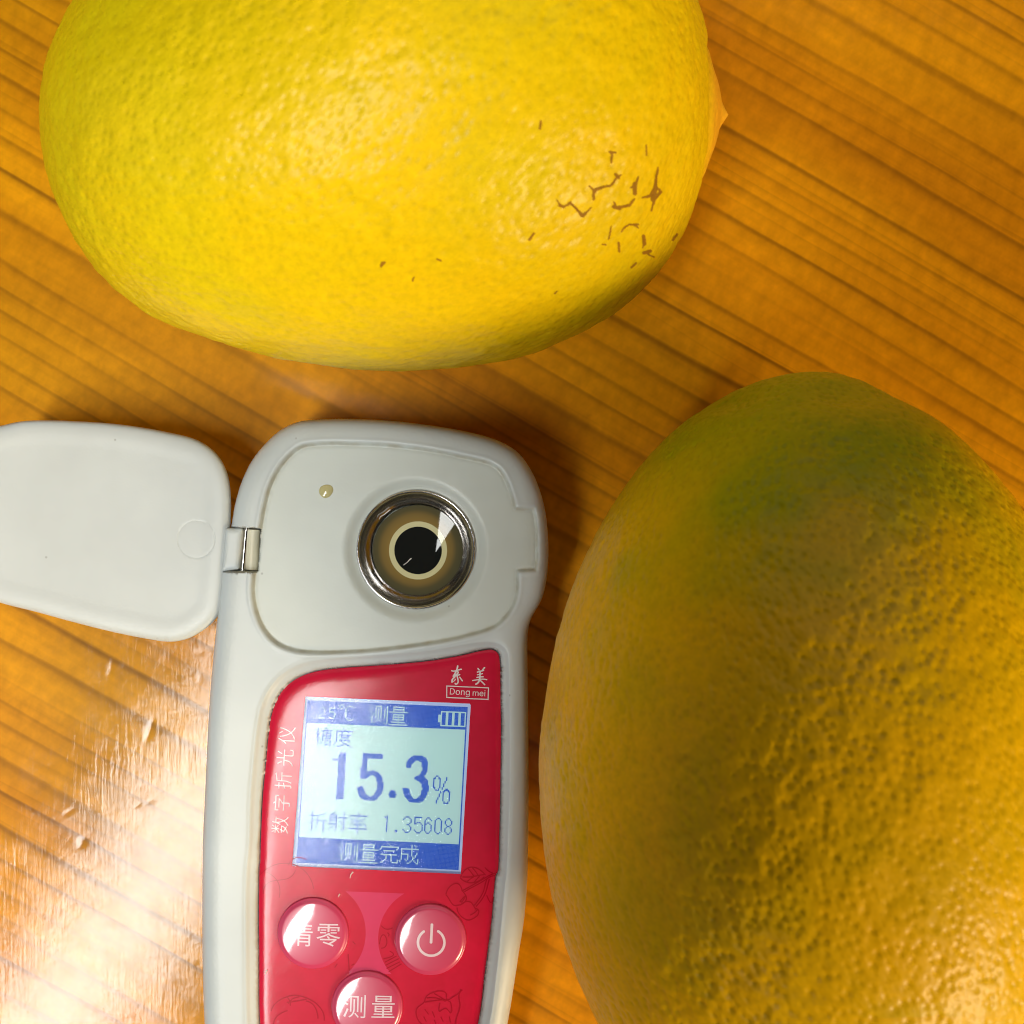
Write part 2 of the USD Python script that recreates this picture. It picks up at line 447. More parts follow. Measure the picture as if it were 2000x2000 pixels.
def peel(name, yellow, greenish, peach, green, rough, pitcol, pitted=0.22):
    return mat(name, {
        "geo": ("geometry", {}), "pit": ("attribute", {"attribute": "pit"}), "grn": ("attribute", {"attribute": "green"}), "pch": ("attribute", {"attribute": "peach"}),
        "n": ("noise_texture", {"scale": 85.0, "detail": 4.0, "roughness": 0.6}), "nr": ("map_range", {"from_min": 0.35, "from_max": 0.68, "to_min": 0, "to_max": 1, "clamp": True}),
        "nf": ("noise_texture", {"scale": 900.0, "detail": 4.0, "roughness": 0.7}), "nfr": ("map_range", {"from_min": 0.25, "from_max": 0.75, "to_min": 0.88, "to_max": 1.1}),
        "c1": ("mix", {"color1": yellow, "color2": greenish}), "c2": ("mix", {"color2": green}), "c3": ("mix", {"color2": peach}), "c4": ("mix", {"color2": pitcol}),
        "pf": ("math", {"math_type": "multiply", "value2": pitted}), "c5": ("vector_math", {"math_type": "multiply"}),
        "bn": ("noise_texture", {"scale": 1500.0, "detail": 3.0}), "b": ("bump", {"strength": 0.6, "distance": 0.00005}),
        "p": ("principled_bsdf", {"roughness": rough, "specular_ior_level": 0.10, "coat_weight": 0.12, "coat_roughness": 0.25}),
    }, [("geo.position", "n.vector"), ("n.fac", "nr.value"), ("nr.result", "c1.fac"), ("c1.color", "c2.color1"), ("grn.fac", "c2.fac"), ("c2.color", "c3.color1"), ("pch.fac", "c3.fac"),
        ("c3.color", "c4.color1"), ("pit.fac", "pf.value1"), ("pf.value", "c4.fac"), ("geo.position", "nf.vector"), ("nf.fac", "nfr.value"), ("c4.color", "c5.vector1"), ("nfr.result", "c5.vector2"), ("c5.vector", "p.base_color"),
        ("geo.position", "bn.vector"), ("bn.fac", "b.height"), ("b.normal", "p.normal")])


FRUIT1 = (-0.01942, 0.05864, 0.0491, 0.16858, -0.03186, 0.03779, 0.00586, 0.00336, -0.00241, 0.00309)
FRUIT2 = (0.0443, -0.04014, 0.06077, 1.58246, -0.01736, 0.04023, -0.00021, -0.0023, 0.0026, -0.00256)


def extra1(V, N, t):
    # the pointed stylar end, with the collar round it
    tip = np.array([0.0, 0.0597, 0.0375])
    d = np.hypot(V[:, 1] - tip[1], V[:, 2] - tip[2])
    right = V[:, 0] > 0.012
    out = np.where(right, 0.35 * MM * np.exp(-(d / (9.5 * MM)) ** 4) + 1.7 * MM * np.clip(1 - d / (8.5 * MM), 0, 1) ** 1.15 + 0.9 * MM * np.clip(1 - d / (2.4 * MM), 0, 1) ** 1.2 - 0.7 * MM * np.exp(-((d - 11.5 * MM) / (1.6 * MM)) ** 2), 0)
    V = V + out[:, None] * np.array([1.0, 0, 0])
    # slightly flat lower left flank
    g = np.exp(-((V[:, 0] + 0.040) / 0.012) ** 2 - ((V[:, 1] - 0.030) / 0.010) ** 2)
    V = V - N * (g * 0.35 * MM)[:, None]
    peach = np.where(right, np.exp(-(d / (10.5 * MM)) ** 8), 0)
    n = meshkit.fbm(V / (22 * MM) + 3, 3, 5)
    green = np.clip((-V[:, 0] - 0.012) / 0.05, 0, 1) * 0.75 + np.clip((n - 0.52) * 3.2, 0, 0.55)
    green += 0.35 * np.clip((0.035 - V[:, 1]) / 0.02, 0, 1) * np.clip((-V[:, 0] + 0.02) / 0.03, 0, 1)
    return V, {"peach": peach, "green": np.clip(green, 0, 1) * (1 - peach), "relief": 1.25 - 1.0 * peach, "pits": 0.85, "spacing": 1.1}


def extra2(V, N, t):
    # stem end towards the top of the picture: a shoulder with shallow lobes
    ang = np.arctan2(V[:, 2] - 0.04, V[:, 0] - 0.044)
    shoulder = np.exp(-((t - 0.93) / 0.035) ** 2)
    lobes = 0.6 + 0.4 * np.sin(5 * ang + 0.6)
    V = V - N * (shoulder * lobes * 1.2 * MM)[:, None]
    n = meshkit.fbm(V / (16 * MM) + 11, 3, 8) - 0.5
    y = V[:, 1] + n * 0.016
    green = np.clip((y + 0.012) / 0.024, 0, 1)
    green = np.clip(green - 0.6 * np.clip((V[:, 0] - 0.036) / 0.03, 0, 1), 0, 1)
    green = np.clip(green + np.clip((n - 0.02) * 1.6, 0, 0.3) * (V[:, 1] > -0.06), 0, 1)
    return V, {"peach": np.zeros(len(V)), "green": green, "relief": np.full(len(V), 1.25), "lumps": 0.5, "pits": 1.35, "spacing": 1.0}


peel_1 = peel("yellow_peel", (.81, .530, .002), (.73, .51, .002), (.85, .42, .02), (.70, .535, .003), 0.42, (.42, .30, .006))
peel_2 = peel("orange_green_peel", (.95, .53, .002), (.85, .50, .002), (.8, .5, .02), (.42, .42, .003), 0.40, (.34, .22, .004), 0.14)
V1, F1, N1, sh1 = fruit_mesh(FRUIT1, 500, 640, 21, extra1)
V2, F2, N2, sh2 = fruit_mesh(FRUIT2, 560, 660, 22, extra2)
fruit1 = thing("citrus_fruit", "large bright yellow citrus with pointed end and brown scars, above the white device", "citrus fruit", (-0.019, 0.058, 0))
part(fruit1, "peel", (V1, F1), peel_1, smooth=True, shades=sh1)
fruit2 = thing("citrus_fruit", "big orange-yellow citrus with green stem end, right of the white device", "citrus fruit", (0.044, -0.040, 0))
part(fruit2, "peel", (V2, F2), peel_2, smooth=True, shades=sh2)

# brown scars on the yellow fruit, thin scabs that follow the peel and fray out at their edges
scab = mat("brown_scar", {"geo": ("geometry", {}), "n": ("noise_texture", {"scale": 2600.0, "detail": 4.0, "roughness": 0.7}), "c": ("mix", {"color1": (.50, .25, .010), "color2": (.34, .15, .008)}), "core": ("attribute", {"attribute": "core"}),
                          "nn": ("math", {"math_type": "multiply_add", "value2": 1.3, "value3": -0.65}), "s": ("math", {"math_type": "add"}), "a": ("map_range", {"range_type": "smoothstep", "from_min": 0.02, "from_max": 0.62, "to_min": 0.0, "to_max": 0.78, "clamp": True}),
                          "q": ("principled_bsdf", {"roughness": 0.7, "specular_ior_level": 0.2}), "t": ("transparent_bsdf", {}), "p": ("mix_closure", {})},
           [("geo.position", "n.vector"), ("core.fac", "c.fac"), ("c.color", "q.base_color"), ("n.fac", "nn.value1"), ("nn.value", "s.value1"), ("core.fac", "s.value2"), ("s.value", "a.value"), ("a.result", "p.fac"), ("t.BSDF", "p.closure1"), ("q.BSDF", "p.closure2")], surface="p.closure")
seen = (N1 * (np.array([0, 0, H]) - V1)).sum(1) > 0
Vs, Ns = V1[seen], N1[seen]
s_ = 1000 / (T * (H - Vs[:, 2]))
UV = np.stack([1000 + Vs[:, 0] * s_, 1000 - Vs[:, 1] * s_], -1)
uvtree = cKDTree(UV)


def on_peel(px, lift):
    d, i = uvtree.query(px, k=4)
    w = 1 / (d + 0.05)
    w /= w.sum(1, keepdims=True)
    return (Vs[i] * w[..., None]).sum(1) + (Ns[i] * w[..., None]).sum(1) * lift


SCARS = [  # strokes in a zoomed crop: points and width
    [([(1185, 716), (1197, 726), (1192, 768)], 9), ([(1183, 716), (1212, 720)], 7)],
    [([(1238, 826), (1218, 834), (1205, 858), (1188, 876), (1150, 882)], 9), ([(1212, 822), (1228, 838)], 12), ([(1158, 880), (1122, 893), (1110, 906), (1108, 940)], 13), ([(1090, 878), (1112, 900)], 6)],
    [([(934, 942), (958, 974), (985, 968), (1000, 955), (1030, 988), (1052, 1014), (1078, 1000), (1098, 978)], 8), ([(1040, 998), (1054, 1018), (1074, 1004)], 13), ([(948, 968), (968, 976)], 12)],
    [([(1204, 952), (1214, 978), (1245, 974), (1278, 968), (1300, 940)], 11), ([(1203, 975), (1232, 982)], 20)],
    [([(1320, 834), (1306, 872), (1284, 886)], 10), ([(1302, 868), (1304, 912)], 16)],
    [([(1414, 790), (1404, 838), (1400, 880), (1372, 926), (1338, 932)], 11), ([(1404, 878), (1424, 906), (1398, 938), (1382, 992)], 12), ([(1396, 900), (1388, 940)], 22)],
    [([(1240, 1092), (1256, 1070), (1280, 1058), (1304, 1060), (1320, 1076)], 7), ([(1296, 1058), (1320, 1058)], 7)],
    [([(1344, 1114), (1348, 1150)], 15), ([(1346, 1150), (1340, 1168)], 6)], [([(1192, 1068), (1188, 1100), (1178, 1128)], 5)], [([(1226, 1144), (1230, 1186)], 9)],
    [([(1346, 1192), (1376, 1184)], 13), ([(1366, 1200), (1394, 1212)], 5)], [([(1286, 1262), (1308, 1240)], 9)], [([(1502, 1104), (1482, 1132)], 10)],
    [([(860, 574), (856, 606)], 9)], [([(806, 1130), (828, 1100)], 8)], [([(106, 1256), (112, 1244), (122, 1238)], 13)], [([(1357, 684), (1358, 732)], 5)],
    [([(1150, 1152), (1166, 1154)], 6)], [([(926, 1384), (936, 1374)], 7)], [([(372, 1222), (388, 1228)], 8)], [([(262, 1306), (256, 1322)], 6)]]
rng = np.random.default_rng(4)
for strokes in SCARS:
    g = []
    for pts, w in strokes:
        p = np.array(zoomed(pts, 700, 0, 2.415))
        if len(p) > 2:
            seg = np.linspace(0, len(p) - 1, 4 * len(p))
            p = np.stack([np.interp(seg, np.arange(len(p)), p[:, k]) for k in (0, 1)], -1) + rng.normal(0, 0.35, (len(seg), 2))
        n = len(p)
        g += [LineString(p[k:k + 2]).buffer(max(0.5, (w / 2.415 / 2) * 0.9 * (0.5 + 0.6 * math.sin(math.pi * (k + 0.7) / n)) * rng.uniform(0.75, 1.2))) for k in range(n - 1)]
    core = shapely.union_all(g)
    shape = core.buffer(1.3).simplify(0.25)
    v, f = sheet([shape], lambda p: np.zeros(len(p)), 1.1)
    inside = np.clip(shapely.distance(shape.boundary, shapely.points(v[:, :2])) / 2.3, 0, 1)
    part(fruit1, "scar", (on_peel(v[:, :2], 0.05 * MM), f[:, ::-1]), scab, smooth=True, shades={"core": inside})

# ------------------------------------------------------------------ lettering of the device
BITMAPS = [
    """................ .#...#####....#. ..#..#...#....#. ..#..#.#.#..#.#. #....#.#.#..#.#. .#...#.#.#..#.#. .#...#.#.#..#.#. ...#.#.#.#..#.#. ...#.#.#.#..#.#. ..#..#.#.#..#.#. ###..#.#.#..#.#. ..#....#......#. ..#...#.#.....#. ..#..#...#....#. ..#.#.......#.#. .............#..""",
    """................ ...#########.... ...#.......#.... ...#########.... ...#.......#.... ###############. ................ ...#########.... ...#...#...#.... ...#########.... ...#...#...#.... ...#########.... .......#........ ..###########... .......#........ ###############.""",
    """...#.....#...... ...#.#....#..... .#.#.#.########. ..##...#..#..... ..#.#..#.#####.. #####..#..#..#.. ...#...########. ..##...#..#..#.. ..###..#.#####.. .#.#.#.#..#..... #..#...#.#####.. ...#..#..#...#.. ...#..#..#...#.. ...#.#...#####.. ...#.....#...#.. ................""",
    """.......#........ ........#....... ..#############. ..#...#....#.... ..#...#....#.... ..#.##########.. ..#...#....#.... ..#...######.... ..#............. ..#.#########... ..#...#.....#... .#.....#...#.... .#......###..... #.....##...##... ...###.......##. ................""",
    """...#............ ...#........##.. ...#.....###.... ######.##....... ...#...#........ ...#...#........ ...#.#.#........ ...##..########. ..##...#....#... ##.#...#....#... ...#...#....#... ...#...#....#... ...#..#.....#... ...#..#.....#... .#.#.#......#... ..#.........#...""",
    """....#.......#... ...#........#... .######.....#... .#....#.....#... .######.#######. .#....#.....#... .######.....#... .#....#..#..#... .#....#...#.#... #######...#.#... ....#.#.....#... ...#..#.....#... ..#...#.....#... .#..#.#...#.#... #....#.....#.... ................""",
    """.......#........ ........#....... .##############. .......#........ .#....#.....#... ..#..#...#.#.... ....#####.#..... ...#...#........ ..#...#..#..#... .#..#######..#.. .......#.....#.. .......#........ ###############. .......#........ .......#........ .......#........""",
    """.......#........ ........#....... .##############. .#............#. #............#.. ...#########.... ................ ................ .#############.. .....#...#...... .....#...#...... .....#...#...... ....#....#....#. ...#.....#....#. .##.......#####. ................""",
    """.........#.#.... .........#..#... .........#...... .##############. .#.......#...... .#.......#...... .#.......#...#.. .######..#...#.. .#....#..#..#... .#....#...#.#... .#....#...##.... .#..#.#...#...#. #....#...#.#..#. #.......#...#.#. ......##.....##. ................"""]
DIGITS = {
    "1": "...#.... .###.... ...#.... ...#.... ...#.... ...#.... ...#.... ...#.... ...#.... ...#.... ...#.... ...#.... ...#.... ........",
    ".": "........ ........ ........ ........ ........ ........ ........ ........ ........ ........ ........ ..##.... ..##.... ........",
    "3": "..###... .#...#.. #.....#. ......#. ......#. .....#.. ...##... .....#.. ......#. ......#. #.....#. .#...#.. ..###... ........",
    "5": ".######. .#...... .#...... .#...... .#.###.. .##...#. .......# .......# .......# .......# .#.....# ..#...#. ...###.. ........",
    "6": "...##... ..#..#.. .#....#. .#...... .#.##... .##..#.. .#....#. .#....#. .#....#. .#....#. .#....#. ..#..#.. ...##... ........",
    "0": "...##... ..#..#.. .#....#. .#....#. .#....#. .#....#. .#....#. .#....#. .#....#. .#....#. .#....#. ..#..#.. ...##... ........",
    "8": "...##... ..#..#.. .#....#. .#....#. .#....#. ..#..#.. ...##... ..#..#.. .#....#. .#....#. .#....#. ..#..#.. ...##... ........"}
GLYPHS = {
 '数': '-9,104 -1,115 6,111 37,88 54,67 59,63 64,67 82,92 106,111 107,112 117,101 105,94 87,77 76,63 67,48 83,4 95,-50 98,-53 112,-53 112,-65 41,-66 39,-71 47,-111 36,-113 35,-112 30,-84 21,-49 11,-22 -1,-1 9,7 23,-19 26,-22 29,-21 39,11 52,47 38,68 21,85;42,-19 36,-50 39,-53 78,-53 81,-50 79,-28 71,2 63,25 61,27 56,25 52,14|-114,-13 -106,-3 -86,-17 -63,-39 -59,-36 -59,-9 -47,-9 -47,-39 -43,-42 -40,-41 -10,-18 -3,-27 -36,-48 -39,-54 -36,-57 5,-57 5,-67 -45,-68 -47,-71 -47,-115 -59,-115 -61,-68 -112,-67 -112,-57 -70,-57 -66,-53 -85,-32 -104,-18|-88,-77 -79,-80 -79,-82 -93,-108 -102,-105|-30,-80 -22,-76 -2,-105 -13,-110|-113,103 -107,113 -100,111 -68,97 -45,83 -39,85 -23,96 -14,87 -31,77 -34,72 -17,48 -5,20 -12,17 -56,17 -59,12 -55,4 -64,2 -67,2 -75,17 -107,18 -107,28 -85,28 -82,31 -86,42 -96,57 -61,73 -59,77 -65,83 -86,94;-77,52 -68,31 -65,28 -25,28 -22,31 -26,43 -32,52 -46,67 -75,55',
 '字': '-107,24 -107,37 -11,37 -8,39 -8,97 -13,102 -50,102 -44,116 -10,115 -1,112 5,107 7,100 7,40 9,37 107,37 107,24 11,24 8,23 7,12 10,9 35,-7 67,-34 58,-42 -65,-41 -65,-28 32,-28 35,-27 36,-24 16,-8 -7,6 -7,20 -11,24|-105,-88 -105,-40 -92,-40 -92,-72 -89,-75 87,-75 91,-72 91,-40 105,-40 105,-88 16,-88 -2,-116 -15,-112 -5,-94 -5,-90 -7,-88',
 '折': '-36,105 -25,114 -18,102 -9,82 -1,54 2,35 5,-16 8,-17 54,-17 59,-13 59,115 71,115 72,-13 76,-17 115,-17 115,-30 7,-30 4,-33 4,-80 7,-83 63,-91 104,-101 95,-113 48,-101 -9,-92 -9,12 -11,34 -20,71 -26,86|-115,20 -111,34 -83,25 -77,27 -77,99 -81,102 -105,102 -101,115 -85,115 -69,111 -65,107 -63,101 -62,20 -60,18 -27,8 -29,-5 -57,4 -62,1 -62,-48 -59,-50 -28,-50 -28,-63 -59,-63 -62,-64 -63,-115 -76,-115 -77,-64 -112,-63 -112,-50 -80,-50 -77,-48 -77,8 -81,11',
 '光': '-114,104 -105,115 -78,102 -67,95 -54,82 -47,71 -36,46 -31,24 -29,0 -26,-4 21,-5 25,-1 25,95 28,108 32,112 43,115 95,115 102,112 107,107 111,98 115,68 103,61 101,90 98,97 94,101 89,103 49,103 41,99 38,90 38,0 43,-5 112,-5 112,-17 8,-18 6,-21 6,-115 -7,-115 -9,-18 -111,-17 -111,-5 -46,-5 -44,-2 -43,7 -50,41 -54,53 -63,69 -81,87 -100,98|47,-43 59,-39 72,-62 92,-100 77,-105 69,-85|-89,-98 -69,-61 -61,-39 -47,-44 -55,-64 -76,-101',
 '仪': '-54,104 -46,114 -31,108 7,85 32,65 65,93 98,112 104,114 114,102 97,95 74,80 60,69 43,52 65,18 81,-17 93,-55 102,-98 89,-101 77,-49 67,-18 49,19 38,36 34,38 29,35 23,25 5,-11 -10,-58 -19,-97 -31,-95 -22,-51 -11,-15 4,20 22,50 23,53 7,68 -12,83|14,-104 33,-72 41,-56 52,-62 41,-84 25,-109|-120,-15 -112,-1 -90,-26 -87,-27 -85,-25 -84,114 -71,114 -71,-57 -45,-110 -58,-114 -66,-96 -84,-62 -105,-31',
 '清': '-56,-35 -56,-20 115,-20 115,-35 38,-36 39,-53 99,-53 99,-67 39,-67 38,-83 106,-83 106,-98 39,-98 38,-118 19,-118 18,-98 -46,-98 -46,-83 19,-83 18,-67 -40,-67 -40,-53 18,-53 19,-36|-36,117 -18,118 -17,78 74,78 75,99 70,101 42,100 46,115 47,117 71,117 87,113 93,104 93,-5 -36,-5;-18,44 74,43 75,62 -17,63;-17,28 -17,10 75,11 74,29|-107,-101 -81,-85 -68,-73 -65,-73 -55,-86 -59,-92 -66,-97 -95,-114|-87,56 -111,104 -105,108 -93,114 -74,75 -56,32 -57,29 -69,20 -72,20|-119,-33 -90,-15 -78,-4 -73,-7 -65,-18 -84,-33 -107,-46',
 '零': '-118,22 -109,37 -106,37 -43,17 -4,-2 38,16 75,28 108,36 120,20 72,10 25,-5 13,-10 13,-13 18,-16 17,-18 3,-25 -12,-15 -51,3 -87,15|-109,-40 -91,-40 -90,-71 -11,-71 -10,-32 9,-32 10,-71 90,-71 91,-40 109,-40 109,-84 9,-85 10,-99 93,-99 93,-114 -94,-114 -93,-99 -11,-99 -10,-85 -109,-84|-84,36 -84,51 52,51 50,55 43,59 4,79 -45,64 -48,65 -54,74 -54,77 -3,93 32,107 45,114 47,114 50,110 55,99 30,89 27,85 44,77 67,62 87,45 75,35 10,36 9,34 16,30 17,27 -5,7 -16,13 -17,16 2,33 1,36|22,-19 84,-19 85,-32 22,-32|22,-46 78,-46 78,-58 22,-58|-84,-32 -84,-19 -23,-19 -23,-32|-79,-46 -23,-46 -23,-58 -79,-58',
 '测': '60,100 65,116 90,116 100,114 104,112 109,105 110,-116 94,-116 94,97 91,100|59,58 74,58 74,-96 59,-96|-3,72 -3,74 23,102 31,115 44,107 33,91 9,66|-48,-104 -48,57 -33,57 -32,-89 23,-88 23,56 38,56 38,-104|-61,104 -53,116 -43,112 -26,99 -18,90 -6,68 -2,55 1,35 1,-71 -14,-71 -14,35 -20,62 -31,82 -46,96|-107,-103 -80,-86 -66,-74 -54,-89 -60,-95 -94,-116 -101,-111|-113,102 -112,105 -98,113 -95,113 -92,107 -63,33 -63,31 -77,22 -79,22 -93,60|-118,-34 -77,-6 -65,-20 -66,-23 -78,-31 -106,-47 -108,-47',
 '量': '-116,96 -116,111 116,111 116,96 9,95 10,81 95,81 95,67 9,66 10,53 90,53 90,-11 -87,-11 -87,53 -11,53 -10,66 -94,67 -94,81 -11,81 -10,95;9,2 70,1 71,14 10,15;9,27 70,26 71,40 10,41;-69,2 -11,1 -10,14 -68,15;-69,27 -11,26 -10,40 -68,41|-115,-23 115,-23 115,-38 -114,-38|-83,-111 -82,-48 82,-48 82,-111;-64,-73 62,-74 63,-61 -63,-60;62,-99 62,-85 -64,-86 -63,-99',
}
# ------------------------------------------------------------------ the refractometer
ZT, ZS = 22 * MM, 16.5 * MM                 # top face, and the height of the widest outline
PX = (H - ZT) * T / 1000                   # metres per photograph pixel on the top face


def poly(px, z, curve=True):
    return Polygon(world(smooth_closed(px) if curve else px, z)[:, :2]).buffer(0)


z4 = lambda pts: zoomed(pts, 380, 780, 2.611)
z6 = lambda pts: zoomed(pts, 480, 1260, 3.331)
z7 = lambda pts: zoomed(pts, 380, 1640, 2.841)
z5 = lambda pts: zoomed(pts, 0, 1200, 2.415)
OUTLINE = (z4([(160, 800), (180, 700), (200, 640), (217, 540), (250, 425), (300, 318), (370, 228), (450, 157), (540, 115), (640, 104), (800, 101), (1000, 110), (1200, 133), (1400, 168), (1560, 216), (1650, 272), (1710, 352), (1752, 440),
             (1786, 560), (1802, 700), (1803, 830), (1791, 940), (1770, 1020), (1737, 1080), (1712, 1130), (1700, 1185), (1697, 1250)])
           + [(1031, 1350), (1032, 1470), (1032, 1590), (1030, 1710), (1024, 1790), (1014, 1855), (1004, 1921), (992, 1992), (972, 2080), (940, 2180), (880, 2260), (790, 2300), (690, 2310), (590, 2300), (500, 2260), (440, 2180), (415, 2090)]
           + z5([(980, 1932), (970, 1700), (967, 1500), (967, 1300), (970, 1050), (979, 850), (990, 600), (1005, 350), (1024, 140)]) + z4([(131, 1100), (143, 980), (150, 880)]))
RECESS = z4([(326, 650), (345, 545), (372, 445), (415, 355), (475, 280), (540, 232), (640, 216), (800, 216), (1000, 225), (1200, 250), (1400, 290), (1510, 318), (1566, 358), (1602, 420), (1626, 490), (1640, 545)])
NOTCH = z4([(1618, 548), (1735, 552), (1750, 600), (1757, 700), (1757, 820), (1745, 878), (1622, 884)])
RECESS2 = z4([(1655, 890), (1655, 960), (1640, 1040), (1600, 1108), (1540, 1163), (1460, 1195), (1300, 1235), (1000, 1280), (800, 1297), (600, 1300), (500, 1288), (410, 1250), (345, 1180), (305, 1090), (288, 1000), (292, 880)])
SLOT = [(446, 1030), (507, 1032), (501, 1116.5), (430, 1116)]
PANEL = (z6([(80, 1500), (86, 1300), (100, 1000), (118, 800), (135, 610), (155, 470), (190, 365), (245, 285), (330, 222), (450, 180), (620, 158), (800, 145), (1000, 130), (1200, 110), (1400, 75), (1530, 45), (1602, 38), (1640, 62), (1652, 115),
             (1656, 300), (1660, 600), (1656, 900), (1650, 1200), (1636, 1500)]) + z7([(1675, 200), (1645, 480), (1610, 750), (1575, 1023)]) + [(910, 2090), (860, 2170), (780, 2205), (690, 2210), (600, 2200), (540, 2150), (512, 2080)] + z7([(352, 1000), (349, 700), (347, 400), (351, 150)]))
BEZEL = (z6([(18, 1300), (26, 1000), (44, 780), (66, 560), (95, 400), (150, 280), (240, 180), (370, 112), (520, 86), (700, 72), (1000, 52), (1250, 22), (1430, -10), (1560, -22), (1650, -10), (1698, 30), (1714, 110), (1719, 300), (1722, 600), (1722, 900), (1712, 1200), (1697, 1500)])
         + z7([(1712, 400), (1680, 750), (1640, 1023)]) + [(925, 2100), (875, 2190), (785, 2228), (690, 2232), (590, 2222), (515, 2170), (485, 2080)] + z7([(285, 1000), (280, 600), (283, 200)]))
outline = poly(OUTLINE, ZS)
recess = shapely.union_all([poly(RECESS + RECESS2, ZT), poly(NOTCH, ZT, False).buffer(0.4 * MM).buffer(-0.4 * MM)])
notch = poly(NOTCH, ZT, False)
slot = poly(SLOT, ZT, False)
panel = poly(PANEL, ZT)
bezel = poly(BEZEL, ZT)
hole = panel.buffer(0.22 * MM)
lens = world((811.5, 1074.0), ZT)[:2]
RL = 118 * PX


def body_top(p):
    d = np.maximum(signed(outline, p), 0)
    R = 5.0 * MM
    t = np.clip(d / R, 0, 1)
    z = ZS + (ZT - ZS) * (1 - (1 - t) ** 3.0) ** (1 / 3.0)
    dr = signed(recess, p)
    z = z - 0.75 * MM * step01(dr / (0.55 * MM)) - 0.10 * MM * np.exp(-((dr - 0.55 * MM) / (0.28 * MM)) ** 2) + 0.12 * MM * np.exp(-((dr + 0.35 * MM) / (0.3 * MM)) ** 2)
    rr = np.hypot(p[:, 0] - lens[0], p[:, 1] - lens[1])
    z = z - 0.85 * MM * step01((143 * PX - rr) / (25 * PX))
    z = np.where(rr < RL - 0.40 * MM, ZT - 5 * MM, z)
    db, dp = signed(bezel, p), -signed(hole, p)
    fr = np.clip(db / np.maximum(db + np.maximum(dp, 0), 1e-9), 0, 1)
    z = np.where(db > 0, z - 1.15 * MM * (0.35 * step01(fr * 2.2) + 0.65 * fr), z)
    z = z - 0.09 * MM * np.exp(-((db + 0.1 * MM) / (0.25 * MM)) ** 2) * (db < 0.6 * MM)
    z = np.where(dp < 0, ZT - 2.3 * MM, z)
    z = np.where(signed(slot, p) > 0, 13.5 * MM, z)
    return z


body_mesh = relief(outline, [
    (outline, [o * MM for o in (0.04, 0.1, 0.2, 0.35, 0.55, 0.8, 1.1, 1.5, 2.0, 2.6, 3.4, 4.3, 5.0)], 0.5 * MM),
    (recess, [o * MM for o in (-0.9, -0.65, -0.45, -0.25, -0.1, 0.02, 0.12, 0.24, 0.38, 0.5, 0.62, 0.8, 1.1)], 0.35 * MM),
    (Point(lens).buffer(143 * PX, 64), [o * MM for o in (-0.4, 0, 0.4, 0.8, 1.2, 1.6, 2.0)], 0.5 * MM),
    (Point(lens).buffer(RL, 64), [0.1 * MM, 0.37 * MM, 0.43 * MM], 0.35 * MM),
    (bezel, [o * MM for o in (-0.6, -0.35, -0.2, -0.1, 0.02, 0.15, 0.35, 0.6, 0.95)], 0.4 * MM),
    (hole, [-0.3 * MM, -0.01 * MM, 0.02 * MM], 0.35 * MM),
    (slot, [-0.15 * MM, -0.01 * MM, 0.02 * MM], 0.3 * MM)], 0.8 * MM, body_top, [(0.02 * MM, 13 * MM), (0.25 * MM, 7 * MM), (0.8 * MM, 3.4 * MM), (1.8 * MM, 1.2 * MM), (4 * MM, 0.1 * MM)])
bp = body_mesh[0][:, :2]
dr = signed(recess, bp)
aged = step01((dr + 0.2 * MM) / (0.6 * MM))
grime = np.exp(-((dr - 0.35 * MM) / (0.35 * MM)) ** 2) + 0.8 * np.exp(-((signed(hole, bp) + 0.05 * MM) / (0.3 * MM)) ** 2)

